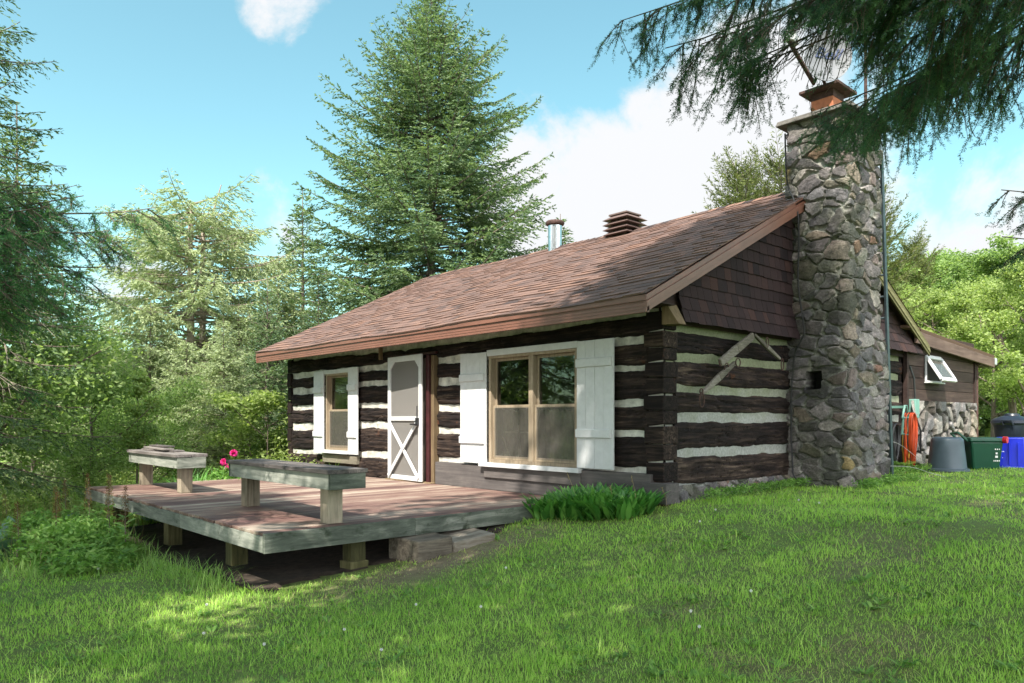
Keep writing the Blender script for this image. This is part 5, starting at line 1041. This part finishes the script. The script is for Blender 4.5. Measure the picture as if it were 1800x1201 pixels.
# lily of the valley bed
r_ = np.random.default_rng(50)
def clump(name, label, cat, cx, cy, rx, ry, n, L, W, m, up=2.2, bend=.25, seed=1, group=None, prof=None, vlo=.15, vhi=.95):
    r = np.random.default_rng(seed); a = r.random(n) * 6.283; q = np.sqrt(r.random(n)); x = cx + rx * q * np.cos(a); y = cy + ry * q * np.sin(a)
    b = np.stack([x, y, gz(x, y)], -1); az = a + r.normal(0, .9, n); d = unit(np.stack([np.cos(az) * (.3 + q), np.sin(az) * (.3 + q), np.full(n, up)], -1)); o = np.stack([np.cos(az), np.sin(az), np.zeros(n)], -1)
    V, Q, sg = blades(b, d, o, L * r.uniform(.65, 1.2, n), W * r.uniform(.7, 1.2, n), bend * r.uniform(.3, 1.5, n), 4, prof or [.3, .9, 1., .65, .03])
    return setp(npmesh(name, V, Q, m, None, v=np.repeat(r.uniform(vlo, vhi, n), sg), smooth=True), label, cat, group)
for k, (x, y, rx, ry, n, h, lb) in enumerate(((-.95, -.62, .26, .38, 230, .21, 'glossy green leafy clump touching the corner of the deck'), (-.62, -.55, .24, .38, 240, .23, 'second glossy leafy clump from the deck, the tallest of the row'), (-.35, -.52, .24, .36, 230, .22, 'third glossy leafy clump from the deck, under the right shutter'), (-.06, -.48, .22, .30, 180, .21, 'glossy leafy clump at the corner of the cabin beside the rusty block'))):
    clump('lily_of_the_valley', lb, 'plant', x, y, rx, ry, n, h * 1.25, .06, M['lily'], 2.2, .3, 60 + k, 'leafy clumps along the sill beam')
for k, (x, y, s, lb) in enumerate(((-7.42, -2.85, 1.15, 'blue-green hosta just behind the deck between the two legs of the shorter bench'), (-7.5, -1.45, 1., 'blue-green hosta behind the deck beside the strap-leaved clump'), (-6.25, -4.95, 1.6, 'big blue-green hosta in the weeds at the far left of the lawn'), (-5.75, -5.2, 1.1, 'smaller blue-green hosta among the weeds nearest the lawn'), (-4.6, -4.65, .7, 'small blue-green hosta in the weeds under the deck edge'))):
    clump('hosta', lb, 'hosta', x, y, .22 * s, .22 * s, 26, .34 * s, .2 * s, M['hosta'], 1.2, .6, 70 + k, 'hostas around the deck', [.15, .8, 1., .8, .05])
for k, (x, y, lb) in enumerate(((-7.45, -2.45, 'bright strap-leaved clump behind the deck, left of the pink flowers'), (-7.42, -2.0, 'bright strap-leaved clump beneath the pink flowers'), (-8.0, -2.3, 'strap-leaved clump in the second row behind the deck'))):
    clump('daylily', lb, 'plant', x, y, .3, .3, 190, .75, .022, M['lily'], 2.6, .6, 80 + k, 'strap-leaved clumps behind the deck', [1, .9, .8, .5, .03], .5, 1)
# docks with rusty seed stalks
r_ = np.random.default_rng(90)
for k, (x, y, h, lb) in enumerate(((-6.75, -4.35, .85, 'tall dock at the far corner of the deck, leftmost of its row'), (-6.25, -4.55, .8, 'dock with a brown stalk, second from the far corner of the deck'), (-5.75, -4.3, .95, 'tall brown-topped dock close against the deck edge'), (-5.3, -4.75, .8, 'dock standing forward of the row towards the lawn'), (-4.9, -4.3, .95, 'tall greenish dock against the deck edge'), (-4.55, -4.35, .98, 'darkest rusty dock, standing tallest against the deck'), (-4.1, -4.3, .85, 'dock nearest the open gap under the deck'), (-7.3, -4.9, .7, 'thin dock at the far left of the weeds'), (-4.95, -5.2, .75, 'lone dark dock stalk rising from the edge of the lawn'))):
    g = float(gz(x, y)); t = thing('dock_plant', lb, 'dock', (x, y, g), 'dock plants beside the deck'); top = np.array((x + r_.normal(0, .05), y + r_.normal(0, .05), g + h)); base = np.array((x, y, g))
    b = MB(); b.tube([base, (base + top) / 2 + r_.normal(0, .012, 3), top], [.006, .005, .002], 5); b.build('stem', M['bark'], t)
    n = 420; s = .5 + .5 * r_.random(n); rr = .035 * (1.15 - s) * 2 + .008; p = base + (top - base) * s[:, None] + unit(r_.normal(size=(n, 3))) * rr[:, None] * np.array([1, 1, .5]); leaves('seed_head', p, r_.normal(size=(n, 3)), .014, .009, M['seed'], t, np.clip(r_.normal(.2 + .5 * (k % 3 == 1), .2, n), 0, 1), r_)
    n = 16; s = r_.random(n) * .6; az = r_.random(n) * 6.283; o_ = np.stack([np.cos(az), np.sin(az), np.zeros(n)], -1); V, Q, sg = blades(base + (top - base) * s[:, None], unit(o_ + np.array((0, 0, .7))), o_, .22 * (1 - .6 * s), .06 * (1 - .5 * s), .6, 4, [.3, .9, 1., .65, .03]); npmesh('leaf', V, Q, M['weed'], t, v=np.repeat(r_.random(n), sg))
# ferns and peony
for k, (x, y, L, lb) in enumerate(((.35, 5.75, .42, 'fern with arching fronds at the foot of the hanging orange cord'), (.45, 6.0, .34, 'small fern between the orange cord and the grey bin'))):
    r2 = np.random.default_rng(95 + k); t = thing('fern', lb, 'fern', (x, y, float(gz(x, y))), 'ferns below the annex')
    Bs = []; Ds = []; Ls = []
    for f in range(9):
        a = r2.random() * 6.283; s = np.linspace(.1, 1, 22); o_ = np.array((math.cos(a), math.sin(a), 0)); P_ = np.array((x, y, float(gz(x, y)))) + o_ * (s * L * .8)[:, None] + np.array((0, 0, 1.)) * (L * (1.1 * s - .75 * s ** 2))[:, None]; sd_v = np.array((-o_[1], o_[0], .0))
        for sg in (1, -1): Bs.append(P_); Ds.append(np.tile(sd_v * sg, (22, 1)) + o_ * .3); Ls.append(L * .26 * (1 - s * .85))
    leaves('frond', np.concatenate(Bs), np.concatenate(Ds), np.concatenate(Ls), np.concatenate(Ls) * .3 + .006, M['weed'], t, r=r2, nrm=np.tile((0, 0, 1.), (len(np.concatenate(Bs)), 1)))
pe = thing('peony', 'peony with two bright pink flowers behind the far end of the longer bench', 'peony', tuple(at(398, 850, 12.5)))
for (px, py, D) in ((394, 813, 12.4), (403, 820, 12.6), (411, 797, 12.7)):
    c = at(px, py, D); r2 = np.random.default_rng(px); n = 90; dd = unit(r2.normal(size=(n, 3))); leaves('flower', c + dd * .015, dd, .055, .05, M['petal'], pe, r=r2); b = MB(); b.tube([c, c - np.array((.03, .02, .6))], .006, 5); b.build('stem', M['weed'], pe)
leafcloud('foliage', [at(398, 845, 12.6), at(405, 835, 12.6), at(390, 840, 12.5)], .22, 700, .1, .04, M['weed'], None, None, 97, parent=pe)
# clover heads
base = None; r_ = np.random.default_rng(99)
for k in range(26):
    x, y, _ = polar(1, 3.3, 9, -30, 36, r_); x, y = float(x[0]), float(y[0])
    if bool(houseclear(np.array(x), np.array(y))): continue
    z = float(gz(x, y)) + .06
    if base is None:
        n = 60; dd = unit(r_.normal(size=(n, 3))); base = leaves('clover_flower', dd * .002, dd, .010, .005, M['whitepetal'], None, r=r_); setp(base, 'tiny white clover head in the lawn', 'clover', 'white clover heads in the lawn'); o = base
    else: o = base.copy(); C.objects.link(o)
    o.location = (x, y, z)
# seed stalks in front of the sill beam
for k, (a, c) in enumerate(((at(1018, 868, 8.35), at(997, 832, 8.3)), (at(1120, 885, 7.9), at(1110, 838, 7.85)), (at(1174, 892, 7.7), at(1164, 858, 7.7)), (at(1076, 870, 8.1), at(1073, 855, 8.1)))):
    a = np.array(a); a[2] = float(gz(a[0], a[1])); b = MB(); m_ = (a + c) / 2 + np.array((.01, 0, .03)); b.tube(smoothp([a, m_, c]), .0022, 4)
    for q in range(10): p = c + (a - c) * q * .018; b.tube([p, p + np.array((random.uniform(-.012, .012), random.uniform(-.012, .012), .012))], .0028, 4)
    setp(b.build('grass_stalk', M['dry'], None), ('bent dry grass stalk below the middle of the double window', 'upright dry grass stalk in front of the right shutter', 'curved dry grass stalk over the corner block', 'short dry grass stalk rising between two leafy clumps')[k], 'grass stalk', 'dry grass stalks before the sill beam')

# ================================================================ trees
def gpt(px, D): p = at(px, HY, D); return (float(p[0]), float(p[1]), float(gz(p[0], p[1])) - .05)
prof_big = lambda f: float(np.interp(f, [0, .12, .3, .5, .63, .75, .87, 1], [.8, .98, 1, .86, .76, .58, .27, .02]))
tree_from('spruce_tree', 'very tall dense spruce rising behind the cabin roof, the largest tree in view', 'spruce', gpt(757, 25), conifer_mesh(1, 15.75, 4.1, .12, .38, 11, prof_big, .2, .15, .24, .14, .36, .14, .05, lsp=.033, gaps=.08, elev=(30, -12), ragged=.26), 'spruce')
s2 = conifer_mesh(2, 9, 2.6, .04, .36, 8, None, .2, .15, .22, .16, .38, .18, .06, lsp=.06, gaps=.1, elev=(30, -8), pw=.8)
sp0 = tree_from('spruce_tree', 'dense dark spruce close beside the far eave of the roof', 'spruce', gpt(470, 18.5), s2, 'spruce', group='spruces at the wood edge', scale=.53, rot=.4)
for px, D, sc, ro, lb in ((985, 24.5, .88, 1., 'small spruce top showing just right of the metal flue pipe'), (532, 29, 1.15, 2., 'slim pale spruce top left of the tallest spruce'), (30, 17, 1.0, 3., 'pointed spruce at the left edge with its tip in clear sky'), (560, 22, .62, 4., 'squat spruce filling the gap under the tallest spruce above the eave')):
    copy_tree(sp0, gpt(px, D), ro, sc, lb)
tree_from('spruce_tree', 'tall spruce at the left edge whose top leaves the picture', 'spruce', gpt(-120, 10.5), conifer_mesh(3, 10.5, 2.3, .15, .34, 8, lambda f: (1 - f) ** .55, .3, .2, .2, .11, .42, .09, .026, lsp=.03, gaps=.18, elev=(25, -15)), 'spruce')
# pair with broken tops
bt = conifer_mesh(5, 11.5, 2.9, .10, .42, 8, lambda f: .55 + .5 * math.sin(min(1, f * 1.5) * 3.0), .5, .12, .2, .13, .40, .15, .042, lsp=.036, gaps=.2, st=.18, elev=(12, -8), top=7.7, ragged=.32)
t1 = tree_from('larch_tree', 'broken-topped larch with a bare snapped stem, left of the pair', 'larch', gpt(336, 22), bt, 'larch', 'deadbark', 'broken-topped larches', crown='crown')
copy_tree(t1, gpt(356, 22.7), 2.3, .98, 'broken-topped larch with a thin side leader, right of the pair')
b = MB(); L0 = at(356, 400, 22.6); b.tube(smoothp([L0, at(372, 380, 22.6), at(380, 355, 22.6), at(389, 325, 22.6)]), [.05] * 6 + [.03] * 6 + [.015] * 7, 6); ldr = b.build('side_leader', M['deadbark'], None); 
setp(ldr, 'thin curved leader reaching up into the sky above the broken larches', 'branch')
lr = conifer_mesh(6, 7.5, 2.3, .03, .34, 8, lambda f: (1 - f) ** .6, .35, .12, .12, .12, .46, .16, .05, lsp=.045, gaps=.1, elev=(20, 0), ragged=.3)
l0 = tree_from('larch_tree', 'soft grey-green larch left of the broken-topped pair', 'larch', gpt(262, 20), lr, 'larch', group='grey-green larches behind the deck', scale=.62)
for px, D, sc, ro, lb in ((140, 19, .62, 1., 'soft grey-green larch behind the left end of the deck'), (420, 21, .62, 2., 'soft grey-green larch right of the broken-topped pair'), (330, 17, .44, 3., 'low grey-green larch in front of the broken-topped pair'), (395, 16.5, .48, 4.2, 'bushy grey-green larch above the longer bench'), (490, 26, .95, 5., 'tall thin grey-green larch beside the tallest spruce'), (190, 25, .66, .5, 'distant grey-green larch with a pointed top left of the clearing'), (60, 15, .5, 2.7, 'grey-green larch low behind the leafy tree at the left edge'), (300, 27, .62, 1.7, 'grey-green larch farthest back behind the broken-topped pair')):
    copy_tree(l0, gpt(px, D), ro, sc, lb)
# pines beyond the roof
pn = conifer_mesh(7, 13, 3.2, .3, .5, 7, lambda f: .35 + .65 * (1 - f) ** .6, -.1, -.05, .15, .16, .36, .24, .05, lsp=.05, gaps=.1, elev=(50, 10), ragged=.3)
p0 = tree_from('pine_tree', 'feathery pine top showing above the ridge left of the chimney', 'pine', gpt(1306, 33), pn, 'pine', group='pines behind the cabin', scale=.93)
for px, D, sc, ro, lb in ((1372, 34, .98, 2., 'feathery pine top touching the left side of the chimney'), (1528, 26, .66, 1.2, 'pine whose branches poke out right of the ladder'), (1600, 38, .76, 3.3, 'olive-green pine beyond the low annex roof')):
    copy_tree(p0, gpt(px, D), ro, sc, lb)
# broad-leaved wood on the right and left
d1 = decid_mesh(11, 10, 3.1, .18, 14, 34000, .16, .10, .40); d2 = decid_mesh(12, 8, 2.8, .12, 12, 26000, .13, .085, .45); d3 = decid_mesh(13, 4, 1.9, .08, 10, 12500, .085, .055, .75)
a0 = tree_from('broadleaf_tree', 'tall bright green tree straight beyond the annex roof', 'tree', gpt(1640, 40), d1, 'leaf', group='leafy trees behind the annex', scale=1.)
for px, D, sc, ro, lb in ((1700, 37, .93, 1., 'second leafy tree from the annex ridge, behind the grey gutter end'), (1748, 42, 1.06, 2., 'tall leafy tree above the gutter end'), (1800, 36, .95, 3., 'leafy tree cut by the right edge, the tallest on that side'), (1860, 32, .9, 4., 'leafy tree mostly outside the right edge'), (1590, 46, 1.1, 5., 'distant leafy tree showing beside the chimney ladder'), (1680, 50, 1.25, 5.6, 'farthest leafy tree of the wood on the right')):
    copy_tree(a0, gpt(px, D), ro, sc, lb)
a1 = tree_from('broadleaf_tree', 'yellow-green young tree behind the bins', 'tree', gpt(1745, 27), d2, 'leafy', group='young trees behind the bins', scale=.72)
for px, D, sc, ro, lb in ((1810, 24, .78, 1., 'yellow-green young tree behind the black rubbish can'), (1690, 31, .85, 2., 'yellow-green young tree half behind the end of the annex'), (1640, 34, .9, 3., 'yellow-green young tree peeping over the annex roof')):
    copy_tree(a1, gpt(px, D), ro, sc, lb)
b = MB(); b.tube(smoothp([at(1786, 790, 26), at(1778, 700, 26), at(1766, 630, 26.2), at(1757, 590, 26.4)]), [.12] * 9 + [.08] * 10, 8); setp(b.build('tree_trunk', M['bark'], None, smooth=True), 'leaning grey trunk in the wood right of the annex', 'trunk')
a2 = tree_from('broadleaf_tree', 'leafy green tree at the left edge in front of the spruces', 'tree', gpt(-15, 11.3), d3, 'leaf', group='bushes on the left', scale=.98)
for px, D, sc, ro, lb in ((160, 13.5, .62, 1., 'leafy bush between the left-edge tree and the shorter bench'), (255, 15, .55, 2., 'leafy bush just behind the shorter bench'), (330, 17.5, .55, 3., 'leafy bush between the two benches'), (440, 16, .42, 4., 'leafy bush above the pink peony'), (-60, 12, .95, 5., 'leafy bush mostly outside the left edge'), (110, 17, .75, .3, 'leafy bush in the middle distance on the left')):
    copy_tree(a2, gpt(px, D), ro, sc, lb)
b1 = tree_from('sapling', 'slender yellow-green sapling standing up behind the shorter bench', 'sapling', gpt(240, 14), decid_mesh(15, 2.6, .42, .35, 6, 1600, .10, .06, .8, trunk_r=.025), 'leafy')
b2 = tree_from('shrub', 'bright green shrub at the far corner of the cabin wall', 'shrub', gpt(470, 15.3), decid_mesh(16, 1.9, .9, .05, 9, 5000, .10, .05, .6, trunk_r=.02), 'leafy')
# the wood's far edge as one mass
r_ = np.random.default_rng(120); n = 70000; px = r_.uniform(-700, 2600, n); D = r_.uniform(46, 64, n); base = CAM[None, :2] + D[:, None] * (FW[None, :2] + RT[None, :2] * ((px - 900) / FPX)[:, None])
top = np.where(px < 900, 6.0, 9.5) * (.65 + .7 * fbm(px / 90., D / 9, 0, 3, 130)); z = top * r_.random(n) ** .75 - .6; d = unit(r_.normal(size=(n, 3)) * np.array([1, 1, .5]))
setp(leaves('distant_woods', np.stack([base[:, 0], base[:, 1], z], -1), d, r_.uniform(.5, 1.1, n), r_.uniform(.35, .7, n), leafmat('distant_foliage', [(.05, (.045, .08, .03)), (.5, (.10, .15, .05)), (.95, (.17, .22, .08))], .35, .6, .2, .15, .3), None, None, r_), 'far edge of the surrounding wood closing the view', 'wood', None, 'stuff')

# ---- dead pale branches at the left edge
db = thing('dead_branch', 'tangle of pale bare dead branches at the left edge in front of the leafy tree', 'branches', tuple(at(-60, 560, 8.3))); r_ = np.random.default_rng(140)
for (p, q) in (((-80, 530), (90, 570)), ((-70, 545), (70, 610)), ((-90, 520), (60, 530)), ((-80, 560), (40, 640)), ((-60, 500), (100, 600)), ((-90, 640), (60, 700)), ((-90, 620), (30, 690))):
    D = 8.3 + r_.normal(0, .2); A_ = at(*p, D); B_ = at(*q, D + r_.normal(0, .3)); t = np.linspace(0, 1, 8)[:, None]; ax = A_ + (B_ - A_) * t + np.array((0, 0, .12)) * np.sin(t * 3.1) + r_.normal(0, .012, (8, 3)); lst = [(ax, np.linspace(.011, .002, 8))]
    for k in range(9):
        s = r_.uniform(.2, 1); c = ax[int(s * 7)]; e = unit((B_ - A_) / np.linalg.norm(B_ - A_) + r_.normal(0, .5, 3) - np.array((0, 0, .3))) * r_.uniform(.15, .4); lst.append((np.stack([c, c + e * .5 + r_.normal(0, .015, 3), c + e]), np.array([.004, .003, .0012])))
    tubes('branch', lst, M['deadbark'], db, 5)

# ---- near spruce on the right: explicit boughs with hanging branchlets (needles near the camera), plain crown above
def bough(tree, name, P0, P1, r, sagz=.25, hang=.26, nt=26, hl=.28, lm='sprucenear', dens=1., bare_=.0, needle=True, nper=150, spread=.28, wr=.02, reach=.82):
    P0 = np.array(P0, float); P1 = np.array(P1, float); L = np.linalg.norm(P1 - P0); t = np.linspace(0, 1, 14); u = unit(P1 - P0)
    ax = P0 + (P1 - P0) * t[:, None] + np.array((0, 0, 1.)) * (-sagz * np.sin(t * math.pi) * L * .25 + .04 * L * t ** 4)[:, None] + np.cumsum(r.normal(0, .006, (14, 3)), 0) * L * .3
    wood_ = [(ax, np.linspace(wr, .0035, 14))]; B = []; D = []; LL = []
    sd = unit(np.cross(u, np.array((0, 0, 1.))))
    for k in range(nt):
        s = 1 - r.random() ** 1.1 * reach; c = np.array([np.interp(s, t, ax[:, i]) for i in range(3)]); sg = 1 if k % 2 else -1
        tl = (spread * L * .55 * (1.05 - s) + .16) * r.uniform(.6, 1.25); dd = unit(u * r.uniform(.5, 1.) + sd * sg * r.uniform(.5, 1.1) - np.array((0, 0, 1.)) * r.uniform(.1, .5)); q = c + dd * tl - np.array((0, 0, .1)) * tl
        m_ = 6; tw = np.linspace(0, 1, m_)[:, None]; tx = c + (q - c) * tw - np.array((0, 0, 1.)) * (tw ** 2) * tl * .18; wood_.append((tx, np.linspace(.005, .002, m_)))
        for j in range(max(2, int(tl / .032))):                           # branchlets off the twig: hanging
            f = r.random(); p = np.array([np.interp(f, tw[:, 0], tx[:, i]) for i in range(3)]); h = hl * r.uniform(.3, 1.1) * (.5 + .6 * (1 - abs(f - .5)))
            hd = unit(np.array((0, 0, -1.)) * hang * 2.4 + dd * .8 + r.normal(0, .33, 3)); pe_ = p + hd * h
            wood_.append((np.stack([p, (p + pe_) / 2 + r.normal(0, .008, 3), pe_]), np.array([.003, .0022, .0012])))
            if r.random() < bare_: continue
            kk = max(2, int(h / .05 * dens)); g = (np.arange(kk) + r.random(kk)) / kk; bb = p + (pe_ - p) * g[:, None]; B.append(bb); e = unit(hd + r.normal(0, .55, (kk, 3))); D.append(e); LL.append(np.full(kk, .085) * r.uniform(.5, 1.2, kk))
            B.append(np.array([p + (pe_ - p) * .6])); D.append(np.array([hd])); LL.append(np.array([h * .42]))
        B.append(tx[:-1]); D.append(np.diff(tx, axis=0)); LL.append(np.full(m_ - 1, tl / (m_ - 1)))
    B = np.concatenate(B); D = np.concatenate(D); LL = np.concatenate(LL); v = r.random(len(B))
    q = B - CAM; dd_ = q @ FW; pxx = 900 + FPX * (q @ RT) / dd_; pyy = HY - FPX * q[:, 2] / dd_                       # thin, half-bare stretch of the boughs in front of the dish
    k = ~((((pxx - 1440) / 82) ** 2 + ((pyy - 112) / 72) ** 2 < 1) & (r.random(len(B)) < .95)); B, D, LL, v = B[k], D[k], LL[k], v[k]
    def keep(w_):
        if w_[1][0] > .0045: return True
        q = w_[0].mean(0) - CAM; dz = q @ FW; return ((900 + FPX * (q @ RT) / dz - 1440) / 75) ** 2 + ((HY - FPX * q[2] / dz - 112) / 68) ** 2 > 1 or r.random() < .25
    wood_ = [w_ for w_ in wood_ if keep(w_)]
    return wood_, B, D, LL, v
def near_tree(name, label, cat, base, H, boughs, lm, seed, crownf, cat_, nl=.021, nw=.0036, nper=330, **kw):
    r = np.random.default_rng(seed); t = thing(name, label, cat, tuple(base)); wd = []; g = base[2]
    zt = np.linspace(-.3, H, 9); wd.append((np.stack([np.full(9, base[0]), np.full(9, base[1]), g + zt], -1), np.linspace(.024 * H * .62, .02, 9)))
    NB = []; 
    for bo in boughs:
        k2 = dict(kw); k2.update(bo[2] if len(bo) > 2 else {}); w_, B, D, LL, v = bough(t, name, bo[0], bo[1], r, **k2); wd += w_; NB.append(needleize(B, D, LL, v, r, nper, nl, nw))
    b, d, l, w2, v = [np.concatenate(x) for x in zip(*NB)]
    leaves('bough_needles', b, d, l, w2, M[lm], t, v, r)
    tb, b, d, l, w2, v = crownf; off = np.array(base)
    tubes('trunk', wd + [(p + off, q) for p, q in tb[1:]], M['bark'], t, 5); leaves('crown', b + off, d, l, w2, M[lm], t, v, r); return t
BX, BY = 5.4, -1.7; bz = float(gz(BX, BY)); T0 = lambda z: (BX, BY, z)
S = [(T0(5.3), at(1092, 66, 5.6), dict(nt=30)), (T0(5.1), at(1160, 135, 5.2), dict(nt=30)), (T0(5.5), at(1180, 10, 5.0), dict(nt=34)), (T0(5.0), at(1235, 120, 4.7), dict(nt=32)), (T0(5.3), at(1290, 40, 4.6), dict(nt=34)),
     (T0(5.1), at(1360, 60, 4.5), dict(nt=24, hl=.38)), (T0(4.7), at(1515, 215, 5.3), dict(reach=.5, nt=16, hl=.42)), (T0(5.2), at(1490, -10, 4.2), dict(nt=26, hl=.3)),
     (T0(4.8), at(1560, 130, 4.5), dict(reach=.5, nt=26)), (T0(4.8), at(1455, 240, 6.6), dict(reach=.42, nt=15, hl=.3)), (T0(4.8), at(1500, 250, 6.9), dict(reach=.42, nt=15, hl=.3)), (T0(4.7), at(1425, 228, 6.3), dict(reach=.42, nt=13, hl=.25)), (T0(4.8), at(1480, 225, 5.9), dict(reach=.42, nt=13, hl=.3)), (T0(4.9), at(1530, 225, 6.3), dict(reach=.42, nt=13, hl=.3)), (T0(4.9), at(1310, 150, 5.0), dict(reach=.5, nt=26, hl=.3)), (T0(5.0), at(1260, 165, 5.4), dict(reach=.5, nt=26, hl=.3)), (T0(4.7), at(1620, 185, 5.0), dict(nt=20, bare_=.72)), (T0(4.8), at(1690, 165, 4.6), dict(nt=20, bare_=.68)), (T0(4.9), at(1740, 100, 5.2), dict(nt=22, bare_=.72)), (T0(5.1), at(1650, 30, 4.0), dict(nt=26, bare_=.3)), (T0(4.6), at(1790, 150, 4.6), dict(nt=16, bare_=.3)), (T0(5.2), at(1590, 10, 5.5), dict(nt=28, bare_=.2)), (at(2150, 240, 5.6), at(1758, 352, 5.2), dict(nt=22, hl=.12, spread=.3, wr=.009)), (at(2150, 330, 5.4), at(1766, 425, 5.0), dict(nt=22, hl=.12, spread=.3, wr=.009))]
near_tree('spruce_tree', 'near spruce whose drooping boughs hang into the top right over the chimney', 'spruce', (BX, BY, bz), 15, S, 'sprucenear', 201,
          conifer_mesh(202, 15, 4.8, .42, .40, 9, lambda f: (1 - f) ** .7, .35, .2, .1, .18, .45, .11, .034, lsp=.06, gaps=.05, elev=(25, -5)), None)
# ---- near fir on the left
FX, FY = float(at(-330, 700, 6.3)[0]), float(at(-330, 700, 6.3)[1]); fz = float(gz(FX, FY)); F0 = lambda z: (FX, FY, z)
S = [(F0(3.4), at(272, 388, 6.0), dict(nt=24)), (F0(3.4), at(200, 440, 5.7), dict(nt=24)), (F0(3.3), at(150, 365, 5.6), dict(nt=24)), (F0(3.1), at(190, 490, 5.9), dict(nt=22)), (F0(3.3), at(90, 400, 5.2), dict(nt=26)), (F0(3.0), at(120, 505, 5.4), dict(nt=26)), (F0(2.9), at(60, 470, 5.0), dict(nt=26)), (F0(2.9), at(20, 430, 4.8), dict(nt=26)), (F0(3.3), at(40, 350, 5.4), dict(nt=22)), (F0(2.6), at(60, 540, 5.6), dict(nt=18)), (F0(2.7), at(20, 520, 5.0), dict(nt=18)), (F0(1.6), at(35, 690, 5.8), dict(nt=8, hl=.12))]
near_tree('fir_tree', 'near dark fir whose flat boughs reach in from the left edge', 'fir', (FX, FY, fz), 5.6, S, 'fir', 211, conifer_mesh(212, 5.6, 1.1, .6, .3, 8, lambda f: (1 - f) ** .8, .1, .1, .1, .12, .45, .08, .022, lsp=.04, gaps=.05, elev=(25, 0)), None, nl=.024, nw=.0045, nper=200, hang=.08, hl=.2, sagz=.1, spread=.42)
# ---- trees behind the photographer, throwing the foreground shade
sh = conifer_mesh(301, 15, 3.4, .28, .42, 10, lambda f: (1 - f) ** .6, .3, .2, .1, .20, .45, .26, .11, lsp=.12, gaps=.0, elev=(25, -8))
SHADE = [(5.1, -8.5, 1.42), (.5, -12.2, 1.0), (-2.6, -13.3, 1.0), (-6.2, -15.2, .95), (7.4, -10.5, .9)]
q = None
for k, (x, y, s) in enumerate(SHADE):
    lb = 'tall spruce behind the photographer shading the lawn'
    if q is None: q = tree_from('spruce_tree', lb, 'spruce', (x, y, float(gz(x, y))), sh, 'sprucenear', group='spruces behind the photographer', scale=s)
    else: copy_tree(q, (x, y, float(gz(x, y))), k * 1.1, s, lb)
